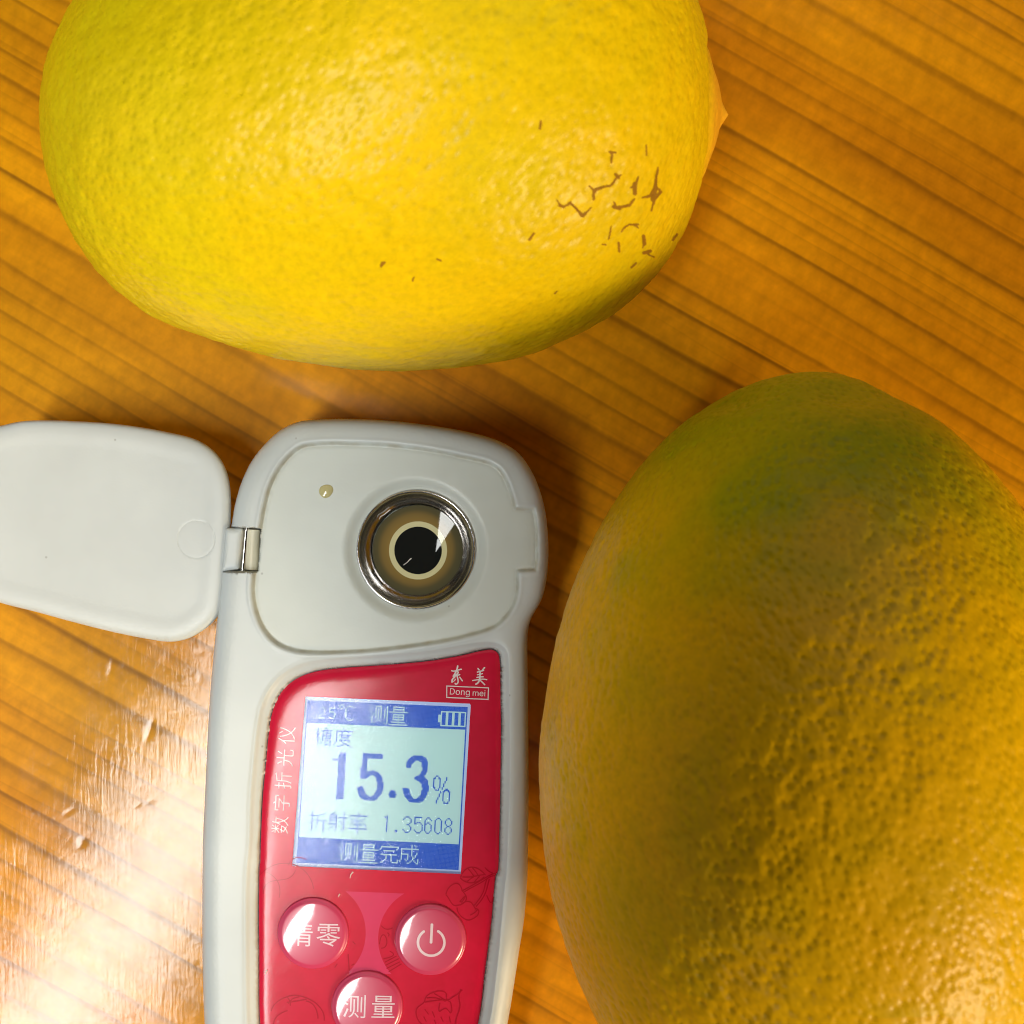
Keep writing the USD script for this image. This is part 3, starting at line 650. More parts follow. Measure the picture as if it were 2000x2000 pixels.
casing = mat("aged_white_plastic", {
    "geo": ("geometry", {}), "aged": ("attribute", {"attribute": "aged"}), "grime": ("attribute", {"attribute": "grime"}),
    "n": ("noise_texture", {"scale": 60.0, "detail": 3.0}), "nr": ("map_range", {"from_min": 0.3, "from_max": 0.7, "to_min": 0.93, "to_max": 1.03}),
    "gn": ("noise_texture", {"scale": 420.0, "detail": 4.0}), "gnr": ("map_range", {"from_min": 0.35, "from_max": 0.72, "to_min": 0.0, "to_max": 0.55, "clamp": True}),
    "gm": ("math", {"math_type": "multiply"}),
    "sp": ("voronoi_texture", {"scale": 210.0}), "spr": ("map_range", {"from_min": 0.035, "from_max": 0.06, "to_min": 0.55, "to_max": 0.0, "clamp": True}),
    "spn": ("noise_texture", {"scale": 110.0}), "spm": ("map_range", {"from_min": 0.50, "from_max": 0.56, "to_min": 0.0, "to_max": 1.0, "clamp": True}), "spx": ("math", {"math_type": "multiply"}),
    "c1": ("mix", {"color1": (.585, .625, .62), "color2": (.59, .625, .58)}), "c2": ("mix", {"color2": (.36, .28, .15)}), "c3": ("mix", {"color2": (.22, .21, .18)}), "c4": ("vector_math", {"math_type": "multiply"}),
    "bn": ("noise_texture", {"scale": 2600.0, "detail": 2.0}), "bw": ("noise_texture", {"scale": 130.0, "detail": 2.0}), "bs": ("math", {"math_type": "multiply_add", "value2": 1.6}), "b": ("bump", {"strength": 0.35, "distance": 0.00003}),
    "p": ("principled_bsdf", {"roughness": 0.4, "specular_ior_level": 0.45, "subsurface_weight": 0.12, "subsurface_scale": 0.0012, "subsurface_radius": (1, .9, .7)}),
}, [("geo.position", "n.vector"), ("n.fac", "nr.value"), ("geo.position", "gn.vector"), ("gn.fac", "gnr.value"), ("grime.fac", "gm.value1"), ("gnr.result", "gm.value2"),
    ("geo.position", "sp.vector"), ("sp.distance", "spr.value"), ("geo.position", "spn.vector"), ("spn.fac", "spm.value"), ("spr.result", "spx.value1"), ("spm.result", "spx.value2"),
    ("aged.fac", "c1.fac"), ("c1.color", "c2.color1"), ("gm.value", "c2.fac"), ("c2.color", "c3.color1"), ("spx.value", "c3.fac"), ("c3.color", "c4.vector1"), ("nr.result", "c4.vector2"), ("c4.vector", "p.base_color"),
    ("geo.position", "bn.vector"), ("geo.position", "bw.vector"), ("bw.fac", "bs.value1"), ("bn.fac", "bs.value3"), ("bs.value", "b.height"), ("b.normal", "p.normal")])

device = thing("refractometer", "white handheld digital refractometer with red keypad, lit display and open lid", "refractometer", (-0.024, -0.04, 0))
v, f = body_mesh
part(device, "casing", (v, f), casing, smooth=True, shades={"aged": aged, "grime": grime})

# lid, folded fully open to the left
ZL = 20.6 * MM
LID = zoomed([(0, 155), (100, 134), (250, 127), (450, 133), (700, 150), (900, 177), (1050, 205), (1200, 242), (1290, 287), (1360, 352), (1407, 435), (1432, 530), (1441, 650), (1436, 800), (1425, 950), (1412, 1090), (1399, 1230), (1380, 1330), (1330, 1402),
              (1262, 1460), (1180, 1505), (1100, 1526), (1020, 1527), (900, 1509), (700, 1470), (400, 1396), (200, 1342), (0, 1293), (-120, 1255), (-220, 1190), (-290, 1080), (-310, 900), (-310, 600), (-280, 380), (-210, 250), (-110, 185)], 0, 780, 3.22)
lid_poly = poly(LID, ZL)
mark = world((1232 / 3.22, 780 + 880 / 3.22), ZL)[:2]
xh = world((445, 1070), ZL)[0]
tilt = lambda p: 0.030 * (p[:, 0] - xh)


def lid_top(p):
    d = np.maximum(signed(lid_poly, p), 0)
    t = np.clip(d / (1.5 * MM), 0, 1)
    r = np.hypot(p[:, 0] - mark[0], p[:, 1] - mark[1])
    return ZL - 0.9 * MM * (1 - (1 - (1 - t) ** 2.2) ** (1 / 2.2)) + tilt(p) - 0.05 * MM * np.exp(-((r - 37 * PX) / (0.09 * MM)) ** 2) - 0.02 * MM * (r < 37 * PX) + 0.10 * MM * np.exp(-((d - 2.4 * MM) / (1.2 * MM)) ** 2)


lv, lf = relief(lid_poly, [(lid_poly, [o * MM for o in (0.1, 0.25, 0.45, 0.7, 1.0, 1.35, 1.8, 2.4, 3.2, 4)], 0.5 * MM), (Point(mark).buffer(37 * PX, 48), [o * MM for o in (-0.2, -0.1, 0, 0.1, 0.2)], 0.3 * MM)], 1.2 * MM, lid_top,
                [(0.05 * MM, lambda q: ZL - 1.7 * MM + tilt(q)), (0.5 * MM, lambda q: ZL - 2.3 * MM + tilt(q)), (2 * MM, lambda q: ZL - 2.5 * MM + tilt(q))])
lid = part(device, "lid", (lv, lf), casing, smooth=True, shades={"aged": np.zeros(len(lv)), "grime": 0.45 * np.exp(-(signed(lid_poly, lv[:, :2]) / (0.5 * MM)) ** 2)}, label="white flip lid folded open to the left")
tab = poly([(440, 1031), (474, 1032), (467, 1112), (433, 1116)], ZL + 0.3 * MM, False)
tv, tf = relief(tab.buffer(-0.3 * MM).buffer(0.3 * MM), [(tab, [0.1 * MM, 0.3 * MM, 0.6 * MM, 1.0 * MM], 0.3 * MM)], 0.6 * MM,
                lambda p: ZL + 0.55 * MM - 0.55 * MM * (1 - np.sqrt(np.clip(1 - (1 - np.clip(signed(tab, p) / (0.8 * MM), 0, 1)) ** 2, 0, 1))), [(0, ZL - 2 * MM), (0.3 * MM, ZL - 2.4 * MM)])
ivory = plain("ivory_plastic", (.66, .62, .47), 0.42)
part(lid, "hinge_tab", (tv, tf), casing, smooth=40)
barrel = world([(495.5, 1034.5), (492, 1113)], 19.3 * MM)
part(device, "hinge_barrel", tube(np.linspace(barrel[0], barrel[1], 6), 1.05 * MM, 20), ivory, smooth=40)
steel = mat("polished_steel", {"geo": ("geometry", {}), "n": ("noise_texture", {"scale": 3500.0, "detail": 2.0}), "b": ("bump", {"strength": 0.25, "distance": 0.00001}), "p": ("principled_bsdf", {"base_color": (.60, .58, .56), "metallic": 1.0, "roughness": 0.16})},
            [("geo.position", "n.vector"), ("n.fac", "b.height"), ("b.normal", "p.normal")])
pin = world([(481.5, 1031), (474, 1115)], 19.5 * MM)
part(device, "hinge_pin", tube(np.linspace(pin[0], pin[1], 6), 0.52 * MM, 16), steel, smooth=40)

# sample well: polished cup, prism at the bottom
zr = ZT - 1.6 * MM
cup = [(RL - 0.02 * MM, -0.9), (RL, -0.1), (RL - 0.05 * MM, 0.35), (RL - 0.16 * MM, 0.50), (RL - 0.30 * MM, 0.52), (RL - 0.42 * MM, 0.44), (RL - 0.50 * MM, 0.25)]
cup = [(r, zr + z * MM) for r, z in cup] + [(r * MM, zr + z * MM) for r, z in ((9.15, 0.0), (8.8, -0.5), (8.4, -0.95), (8.0, -1.32), (7.65, -1.6), (7.45, -1.9), (7.4, -2.6))]
part(device, "sample_cup", lathe(cup, 160, (lens[0], lens[1], 0)), steel, smooth=50)
RC = 50 * MM
bowl = lambda r: zr - 1.75 * MM - (7.45 * MM) ** 2 / (2 * RC) + r * r / (2 * RC)
gloss = {"roughness": 0.5, "specular_ior_level": 0.0, "coat_weight": 1.0, "coat_roughness": 0.022, "coat_ior": 1.30}
black_glass = plain("dark_prism_glass", (.011, .012, .011), **gloss)
ring_mat = plain("pale_ring_under_glass", (.62, .58, .33), **gloss)
seat = mat("amber_ring_under_glass", {"o": ("geometry", {}), "c": ("vector_math", {"math_type": "distance", "vector2": (float(lens[0]), float(lens[1]), float(bowl(6 * MM)))}),  # ring colour runs from amber inside to dark olive at its outer edge
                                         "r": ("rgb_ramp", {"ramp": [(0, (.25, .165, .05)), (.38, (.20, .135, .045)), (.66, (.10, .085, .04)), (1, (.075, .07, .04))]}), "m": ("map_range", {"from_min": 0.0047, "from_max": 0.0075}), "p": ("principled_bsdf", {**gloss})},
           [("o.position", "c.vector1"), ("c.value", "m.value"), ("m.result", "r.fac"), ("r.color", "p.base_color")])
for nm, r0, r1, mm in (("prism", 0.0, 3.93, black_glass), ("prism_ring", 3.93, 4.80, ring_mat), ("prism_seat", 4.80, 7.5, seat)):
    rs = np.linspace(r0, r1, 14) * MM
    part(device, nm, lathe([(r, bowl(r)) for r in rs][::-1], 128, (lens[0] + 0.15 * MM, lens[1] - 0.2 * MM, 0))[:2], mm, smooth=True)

# ---- red keypad foil with the display window
ZP = ZT - 1.25 * MM
DISP = [(596.5, 1360.5), (919.5, 1374.5), (900, 1707), (570.5, 1691.5)]
disp = poly(DISP, ZP, False)


def foil(p):
    d = np.maximum(signed(panel, p), 0)
    return ZP - 0.32 * MM * np.exp(-d / (0.55 * MM)) - 0.25 * MM * np.exp(-d / (1.6 * MM)) * np.clip((p[:, 1] + 0.045) / 0.02, 0, 1) * np.clip((-p[:, 0] - 0.010) / 0.015, 0, 1)


def foil_nodes(color_nodes, color_links, out, relief_=0.000007):
    """Glossy printed foil, finely scratched."""
    return ({"geo": ("geometry", {}), **color_nodes,
             "s1r": ("mapping", {"rotation": (0, 0, math.radians(-57))}), "s1": ("mapping", {"scale": (300, 7000, 1)}), "s1n": ("noise_texture", {"scale": 1.0, "detail": 2.0}),
             "s2r": ("mapping", {"rotation": (0, 0, math.radians(-38))}), "s2": ("mapping", {"scale": (220, 6000, 1)}), "s2n": ("noise_texture", {"scale": 1.0, "detail": 1.0}),
             "w": ("noise_texture", {"scale": 260.0, "detail": 3.0}), "fn": ("noise_texture", {"scale": 2400.0, "detail": 3.0}),
             "h1": ("math", {"math_type": "multiply_add", "value2": 1.0}), "h2": ("math", {"math_type": "multiply_add", "value2": 1.6}), "h3": ("math", {"math_type": "multiply_add", "value2": 0.35}),
             "b": ("bump", {"strength": 1.0, "distance": relief_})},
            [("geo.position", "s1r.vector"), ("s1r.vector", "s1.vector"), ("s1.vector", "s1n.vector"), ("geo.position", "s2r.vector"), ("s2r.vector", "s2.vector"), ("s2.vector", "s2n.vector"), ("geo.position", "w.vector"), ("geo.position", "fn.vector"),
             ("s1n.fac", "h1.value1"), ("s2n.fac", "h1.value3"), ("w.fac", "h2.value1"), ("h1.value", "h2.value3"), ("fn.fac", "h3.value1"), ("h2.value", "h3.value3"), ("h3.value", "b.height"), *color_links])


def foil_mat(name, color, mottled=None, rough=0.10):
    cn = {"mn": ("noise_texture", {"scale": 300.0, "detail": 5.0, "roughness": 0.65}), "mr": ("map_range", {"from_min": 0.35, "from_max": 0.7, "to_min": 0, "to_max": 1, "clamp": True}), "mc": ("mix", {"color1": color, "color2": mottled or color})}
    cl = [("geo.position", "mn.vector"), ("mn.fac", "mr.value"), ("mr.result", "mc.fac"), ("mc.color", "p.base_color"), ("b.normal", "p.normal"), ("b.normal", "p.coat_normal")]
    n, l = foil_nodes(cn, cl, None)
    n["p"] = ("principled_bsdf", {"roughness": 0.30, "specular_ior_level": 0.08, "coat_weight": 0.40, "coat_roughness": rough})
    return mat(name, n, l)


red = foil_mat("red_foil", (.60, .010, .045), (.54, .010, .036))
pink = foil_mat("pink_print", (.66, .040, .125), (.62, .040, .115))
dark_red = foil_mat("dark_red_line_print", (.41, .004, .020), None)
white_print = foil_mat("white_print", (.78, .66, .68), None)
fpoly = panel.difference(disp.buffer(-0.05 * MM))
fv, ff = relief(panel, [(panel, [o * MM for o in (0.15, 0.35, 0.6, 1, 1.5, 2.2, 3)], 0.5 * MM), (disp, [0.0], 0.4 * MM)], 1.0 * MM, foil, [(0, ZP - 0.75 * MM)])
cc = fv[ff].mean(1)
drop = shapely.contains_xy(disp.buffer(-0.02 * MM), cc[:, 0], cc[:, 1])
keypad = part(device, "keypad_foil", (fv, ff[~drop]), red, smooth=35, label="red glossy keypad foil with faint fruit drawings")


def W2(px, z=ZP):
    return world(px, z)[..., :2]


def glyph(ch, centre, size, angle=0.0, shear=0.0):
    """The character as polygons on the photograph, SIZE pixels tall, turned by ANGLE degrees (clockwise on the picture)."""
    c, s = math.cos(math.radians(angle)), math.sin(math.radians(angle))
    out = []
    for pg in GLYPHS[ch].split("|"):
        rings = []
        for r in pg.split(";"):
            q = np.array([[float(t) for t in xy.split(",")] for xy in r.split()]) * size / 256
            rings.append(np.stack([centre[0] + q[:, 0] * c - q[:, 1] * s, centre[1] + q[:, 0] * s + q[:, 1] * c], -1))
        out.append(Polygon(rings[0], rings[1:]).buffer(0))
    return out


def to_plane(polys, z):
    return [shapely.transform(g, lambda q: world(q, z)[:, :2]) for g in polys]


def printed(parent, name, polys, m, lift=0.03 * MM, zf=foil, size=0.9 * MM, z=ZP, **keys):
    return part(parent, name, sheet(to_plane(polys, z), lambda p: zf(p) + lift, size), m, smooth=True, **keys)


# funnel-shaped pink field between the buttons
B1, B2, B3 = np.array([611.8, 1821.7]), np.array([841.0, 1834.0]), np.array([717.4, 1964.5])
field = Polygon(z7([(745, 283), (980, 290), (1290, 303), (1180, 330), (1120, 420), (1090, 560), (1100, 700), (1180, 830), (900, 830), (830, 800), (880, 690), (900, 560), (880, 430), (820, 330)]))
field = Polygon(z7([(745, 283), (1290, 303), (1290, 360), (1160, 745), (860, 745), (780, 360)])).difference(shapely.union_all([Point(B1).buffer(102.5, 64), Point(B2).buffer(102.5, 64)]))
field = max(getattr(field, "geoms", [field]), key=lambda g: g.area)
printed(keypad, "pink_field", [field], pink, 0.02 * MM)


def lines(strokes, w):
    g = []
    for s in strokes:
        p = np.array(s, float)
        if len(p) > 2:
            t = np.r_[0, np.cumsum(np.linalg.norm(np.diff(p, axis=0), axis=1))]
            from scipy.interpolate import CubicSpline
            p = CubicSpline(t, p)(np.linspace(0, t[-1], 6 * len(p)))
        g.append(LineString(p).buffer(w / 2))
    return [shapely.union_all(g).simplify(0.15)]


zc = lambda s: [zoomed(q, 820, 1640, 8.78) for q in s]
cherry = zc([[(450, 930), (480, 850), (560, 770), (640, 750), (700, 800), (720, 860)], [(450, 950), (520, 1050), (600, 1130), (680, 1120), (760, 1080), (800, 1010), (790, 960), (720, 870)], [(700, 1060), (760, 1010), (775, 970), (740, 1000), (690, 1060)],
             [(640, 1170), (660, 1250), (740, 1340), (820, 1380), (920, 1350), (1000, 1280), (1010, 1220), (960, 1180)], [(700, 1120), (800, 1060), (870, 1070), (920, 1130), (960, 1190)], [(870, 1290), (940, 1250), (990, 1200)],
             [(740, 870), (900, 780), (1060, 690), (1180, 620), (1290, 580)], [(770, 890), (930, 800), (1090, 710), (1200, 640), (1290, 620)], [(940, 1120), (1030, 1000), (1100, 860), (1140, 700), (1160, 660)], [(970, 1140), (1060, 1030), (1130, 900), (1170, 760), (1190, 680)],
             [(700, 640), (740, 560), (800, 500), (900, 470), (980, 490), (1060, 540), (1120, 600)], [(700, 660), (780, 720), (880, 740), (980, 720), (1100, 640)], [(740, 640), (860, 640), (980, 620), (1090, 600)], [(830, 500), (880, 560), (930, 630)], [(900, 480), (960, 550), (1000, 610)], [(820, 710), (870, 670), (920, 640)], [(940, 720), (980, 670), (1020, 630)],
             [(1120, 480), (1180, 540), (1240, 570)], [(1150, 960), (1230, 1080), (1260, 1000)]])
zs = lambda s: [zoomed(q, 530, 1740, 4.83) for q in s]
berry = zs([[(1420, 1256), (1370, 1180), (1380, 1100), (1440, 1050), (1460, 1000), (1520, 960), (1590, 945), (1650, 970), (1660, 1030), (1700, 1010), (1760, 970), (1790, 930)], [(1800, 935), (1770, 1000), (1780, 1080), (1760, 1160), (1740, 1256)], [(1450, 1050), (1520, 1040), (1600, 1030), (1670, 1035)],
            [(1470, 1010), (1540, 1010), (1640, 1040)], [(1540, 970), (1590, 1000), (1650, 1035)], [(1670, 1040), (1700, 1090), (1690, 1150), (1650, 1110), (1600, 1130), (1590, 1060)], [(1450, 1120), (1480, 1160)], [(1520, 1140), (1540, 1190)], [(1600, 1190), (1620, 1230)], [(1440, 1190), (1460, 1230)], [(1680, 1190), (1690, 1240)], [(1540, 1220), (1550, 1250)],
            [(1040, 540), (1090, 480), (1070, 420), (1020, 500)], [(1040, 330), (1080, 360), (1140, 350)], [(1080, 700), (1200, 640)], [(1090, 730), (1210, 670)], [(1075, 670), (1180, 615)], [(1110, 760), (1225, 690)], [(1060, 640), (1150, 590), (1120, 570)], [(1095, 395), (1110, 410), (1105, 425)]])
apple = zs([[(0, 1130), (40, 1060), (120, 1010), (220, 985), (320, 1005), (420, 1060), (480, 1130), (500, 1220)], [(20, 1256), (40, 1200), (100, 1150), (150, 1130)], [(160, 1060), (200, 1020), (260, 1000)], [(150, 1050), (240, 1040), (330, 1020)], [(330, 1040), (400, 1080), (430, 1140), (440, 1200)], [(180, 1080), (170, 1030), (150, 1000)],
            [(725, 600), (730, 680), (735, 750)], [(620, 690), (600, 720)], [(770, 480), (790, 500)], [(760, 700), (780, 690)]])
leafy = z7([(360, 200), (420, 150), (500, 130), (580, 150), (640, 210), (660, 270)])
leaf2 = [z7([(380, 300), (430, 230), (500, 220), (560, 170)]), z7([(400, 180), (460, 230), (470, 320)]), z7([(520, 140), (560, 100), (620, 110)])]
for st, w in ((cherry, 2.1), (berry, 2.0), (apple, 2.2), ([leafy, *leaf2], 1.6)):
    printed(keypad, "fruit_drawing", lines(st, w), dark_red, 0.045 * MM)

# lettering on the foil
for ch, c in zip("仪光折字数", ((560.5, 1435.5), (556.7, 1480), (553.4, 1524.5), (550.0, 1568), (547.0, 1611))):
    printed(keypad, "printed_character", glyph(ch, c, 36.5, -86.5), white_print, 0.05 * MM)
zd = lambda s: [zoomed(q, 860, 1280, 13.8) for q in s]
dong = [([(468, 285), (440, 400), (390, 500), (350, 560)], 40), ([(305, 410), (360, 425), (480, 395), (570, 375)], 34), ([(450, 430), (400, 540), (360, 570), (430, 550), (520, 520)], 36), ([(460, 500), (468, 620), (455, 760), (420, 775), (400, 755)], 36), ([(385, 590), (330, 640), (315, 720)], 40), ([(330, 715), (370, 690), (410, 640)], 24), ([(525, 590), (560, 640), (595, 685)], 34)]
mei = [([(1015, 355), (1045, 390)], 40), ([(1190, 330), (1130, 410)], 42), ([(1000, 450), (1080, 430), (1165, 405)], 36), ([(1000, 520), (1070, 510), (1135, 490)], 32), ([(985, 595), (1070, 580), (1155, 575)], 34), ([(1075, 430), (1068, 540), (1060, 640), (1040, 700), (960, 775)], 44), ([(870, 678), (1000, 655), (1120, 640), (1250, 655)], 30), ([(1085, 680), (1140, 730), (1195, 790)], 36)]
for strokes in (dong, mei):
    printed(keypad, "brand_character", [shapely.union_all([lines(zd([s]), w / 13.8)[0] for s, w in strokes])], white_print, 0.05 * MM)
frame = [(872.6, 1339.8), (954.2, 1343.4), (953.3, 1366.1), (872.4, 1362.0)]
printed(keypad, "brand_frame", [Polygon(frame).buffer(1.0, join_style=2).difference(Polygon(frame).buffer(-1.0, join_style=2))], white_print, 0.05 * MM)


def latin(text, px, height, angle, bold=False):
    m = meshkit.text_mesh(text, 1.0, 0.01, bold)
    up = m.faces[m.face_normals[:, 2] > 0.5]
    v = np.asarray(m.vertices)[:, :2] * height
    c, s = math.cos(math.radians(angle)), math.sin(math.radians(angle))
    q = np.stack([px[0] + v[:, 0] * c + v[:, 1] * s, px[1] + v[:, 0] * s - v[:, 1] * c], -1)
    return q, up


for word, at, hgt in (("Dong", (877.2, 1356.0), 12.0), ("mei", (922.0, 1358.6), 11.4)):
    q, up = latin(word, at, hgt, 2.8)
    w_ = world(q, ZP)
    if word == "Dong":
        pass
    w_[:, 2] = foil(w_[:, :2]) + 0.05 * MM
    part(keypad, "brand_lettering", (w_, up), white_print, smooth=True)

# ---- the display
ZD = ZP - 0.55 * MM
SC = ZP - ZD
lcd_frame = mat("display_border", {"p": ("principled_bsdf", {"base_color": (.50, .60, .82), "roughness": 0.5, "emission_color": (.45, .58, .95), "emission_strength": 0.15})})
lcd_back = mat("lit_display_ground", {"p": ("principled_bsdf", {"base_color": (.34, .50, .48), "roughness": 0.45, "emission_color": (.46, .72, .72), "emission_strength": 0.26})})
lcd_dot = mat("blue_display_dot", {"geo": ("geometry", {}), "n": ("noise_texture", {"scale": 500.0, "detail": 3.0}), "c": ("mix", {"color1": (.025, .075, .40), "color2": (.05, .13, .56)}), "p": ("principled_bsdf", {"roughness": 0.6, "specular_ior_level": 0.1, "emission_color": (.02, .10, .62), "emission_strength": 0.22})},
              [("geo.position", "n.vector"), ("n.fac", "c.fac"), ("c.color", "p.base_color")])
quad = np.array([(600.0, 1367.5), (913.6, 1381.0), (895.6, 1699.5), (578.3, 1684.8)])


def homography(dst):
    src = np.array([(0, 0), (128, 0), (128, 128), (0, 128)], float)
    A, bb = [], []
    for (x, y), (u, v_) in zip(src, dst):
        A += [[x, y, 1, 0, 0, 0, -u * x, -u * y], [0, 0, 0, x, y, 1, -v_ * x, -v_ * y]]
        bb += [u, v_]
    return np.append(np.linalg.solve(np.array(A), np.array(bb)), 1).reshape(3, 3)


HM = homography(quad)


def dots_px(d):
    d = np.asarray(d, float)
    q = d @ HM[:, :2].T + HM[:, 2]
    return q[..., :2] / q[..., 2:]


def lcd_world(d, z):
    return world(dots_px(d), z)


big = [(-9, -9), (137, -9), (137, 137), (-9, 137)]
part(device, "display_border", (lcd_world(big, ZD - 0.06 * MM), np.array([[0, 2, 1], [0, 3, 2]])), lcd_frame, smooth=False)
screen = part(device, "display", (lcd_world([(0, 0), (128, 0), (128, 128), (0, 128)], ZD - 0.03 * MM), np.array([[0, 2, 1], [0, 3, 2]])), lcd_back, smooth=False, label="lit blue and white dot-matrix display")
FONT16 = dict(zip("测量糖度折射率完成", [b.split() for b in BITMAPS]))
grid = np.zeros((128, 128), np.uint8)
kind = np.zeros((128, 128), np.uint8)


def put(rows, x, y, k, value=1):
    for j, r in enumerate(rows):
        for i, ch in enumerate(r):
            if ch == "#" and 0 <= x + i < 128 and 0 <= y + j < 128:
                grid[y + j, x + i] = value
                kind[y + j, x + i] = k


grid[:18], kind[:18] = 1, 1
grid[108:], kind[108:] = 1, 2
grid[18:108, [0, 127]], kind[18:108, [0, 127]] = 1, 3
put(FONT16["测"], 50, 1, 1, 0)
put(FONT16["量"], 66, 1, 1, 0)
put(["..####..", ".#....#.", "#.......", "#.......", "#.......", "#.......", "#.......", "#.......", "#.......", "#.......", ".#....#.", "..####.."], 31, 3, 1, 0)
put([".###..", "#...#.", "....#.", "....#.", "...#..", "..#...", ".#....", "#.....", "#####."], 10, 5, 1, 0)
put(["#####.", "#.....", "#.....", "####..", "....#.", "....#.", "....#.", "#...#.", ".###.."], 18, 5, 1, 0)
put([".##.", "#..#", "#..#", ".##."], 26, 2, 1, 0)
put(["..####################", "..#...##...##...##...#", "..#...##...##...##...#", "###...##...##...##...#", "###...##...##...##...#", "###...##...##...##...#", "###...##...##...##...#", "###...##...##...##...#", "###...##...##...##...#", "..#...##...##...##...#", "..#...##...##...##...#", "..####################"], 105, 4, 1, 0)
for i, ch in enumerate("糖度"):
    put(FONT16[ch], 7 + 16 * i, 21, 4)
for i, ch in enumerate("折射率"):
    put(FONT16[ch], 7 + 16 * i, 87, 6)
for i, ch in enumerate("1.35608"):
    put(DIGITS[ch].split(), 66 + 8 * i, 88, 6)
for i, ch in enumerate("测量完成"):
    put(FONT16[ch], 33 + 16 * i, 110, 2, 0)


def shape_dots(fn, k):
    yy, xx = np.mgrid[0:128, 0:128] + 0.5
    m = fn(xx, yy)
    grid[m], kind[m] = 1, k


Z4 = np.linalg.inv(HM)


def to_dots(pts):
    p = np.array(zoomed(pts, 640, 1460, 7.43))
    q = np.column_stack([p, np.ones(len(p))]) @ Z4.T
    return q[:, :2] / q[:, 2:]


def thick(path, w):
    return LineString(path).buffer(w / 2, cap_style=2, join_style=2)


one = Polygon(to_dots([(185, 75), (272, 75), (230, 757), (122, 757), (158, 195), (62, 192), (62, 160), (150, 150)]))
five = Polygon(to_dots([(502, 90), (808, 95), (806, 163), (580, 160), (556, 385), (585, 345), (650, 333), (730, 350), (790, 420), (806, 520), (800, 620), (770, 690), (715, 750), (640, 778), (560, 776), (480, 735), (430, 640), (428, 568), (518, 568), (530, 630), (570, 690), (620, 710), (670, 690), (705, 630), (718, 540), (710, 460), (670, 405), (620, 400), (560, 452), (460, 452), (468, 300), (492, 270)]))
three = Polygon(to_dots([(1130, 296), (1140, 220), (1180, 150), (1250, 116), (1370, 116), (1430, 160), (1462, 220), (1455, 330), (1405, 418), (1455, 490), (1466, 560), (1455, 660), (1400, 760), (1330, 806), (1200, 802), (1130, 735), (1090, 640), (1090, 596), (1182, 596), (1205, 690), (1250, 738), (1310, 735), (1350, 680), (1370, 600), (1360, 520), (1310, 486), (1250, 462), (1255, 425), (1330, 400), (1370, 330), (1366, 230), (1320, 185), (1270, 190), (1225, 240), (1215, 296)]))
dot = Point(to_dots([(940, 680)])[0]).buffer(3.1)
pc = to_dots([(1585, 520), (1720, 715)])
rings = [shapely.affinity.scale(Point(c).buffer(1, 32), 3.3, 6.0).difference(shapely.affinity.scale(Point(c).buffer(1, 32), 2.0, 5.0)) for c in pc]
slash = thick(to_dots([(1740, 425), (1565, 815)]), 0.9)
import shapely.affinity
for g, k in ((one, 5), (five, 5), (three, 5), (dot, 5), (rings[0], 5), (rings[1], 5), (slash, 5)):
    shape_dots(lambda x, y, g=g: shapely.contains_xy(g, x.ravel(), y.ravel()).reshape(x.shape), k)


def dot_part(nm, x, y):
    e = 0.02
    c = np.stack([np.stack([x + e, y + e], -1), np.stack([x + 1 - e, y + e], -1), np.stack([x + 1 - e, y + 1 - e], -1), np.stack([x + e, y + 1 - e], -1)], 1).reshape(-1, 2)
    i = np.arange(len(x))[:, None] * 4
    part(screen, nm, (lcd_world(c, ZD), np.vstack([i + np.array([[0, 2, 1]]), i + np.array([[0, 3, 2]])])), lcd_dot, smooth=False, kind="stuff")


for k, nm in ((1, "status_bar"), (2, "message_bar"), (3, "display_side_line"), (4, "reading_title"), (5, "reading_digits"), (6, "index_reading")):
    for y, x in ([np.nonzero((grid == 1) & (kind == k) & (np.arange(128) // 64 == h)) for h in (0, 1)] if k == 3 else [np.nonzero((grid == 1) & (kind == k))]):
        dot_part(nm, x, y)

# clear, scratched window flush with the foil
n, l = foil_nodes({}, [("b.normal", "g.normal"), ("b.normal", "fr.normal")], None, 0.000014)
n.update({"t": ("transparent_bsdf", {"color": (.95, .97, .96)}), "g": ("glossy_bsdf", {"color": (1, 1, 1), "roughness": 0.09}), "fr": ("fresnel", {"IOR": 1.42}), "p": ("mix_closure", {})})
window_mat = mat("clear_window", n, l + [("fr.fac", "p.fac"), ("t.BSDF", "p.closure1"), ("g.BSDF", "p.closure2")], surface="p.closure")
wq = W2(np.array(DISP))
g = np.linspace(0, 1, 24)
uu, vv = np.meshgrid(g, g)
wp = (wq[0] * (1 - uu[..., None]) + wq[1] * uu[..., None]) * (1 - vv[..., None]) + (wq[3] * (1 - uu[..., None]) + wq[2] * uu[..., None]) * vv[..., None]
wp = wp.reshape(-1, 2)
ii = np.arange(576).reshape(24, 24)
qd = np.stack([ii[:-1, :-1], ii[1:, :-1], ii[1:, 1:], ii[:-1, 1:]], -1).reshape(-1, 4)
part(device, "display_window", (np.column_stack([wp, foil(wp) - 0.02 * MM]), np.vstack([qd[:, [0, 1, 2]], qd[:, [0, 2, 3]]])), window_mat, smooth=True)

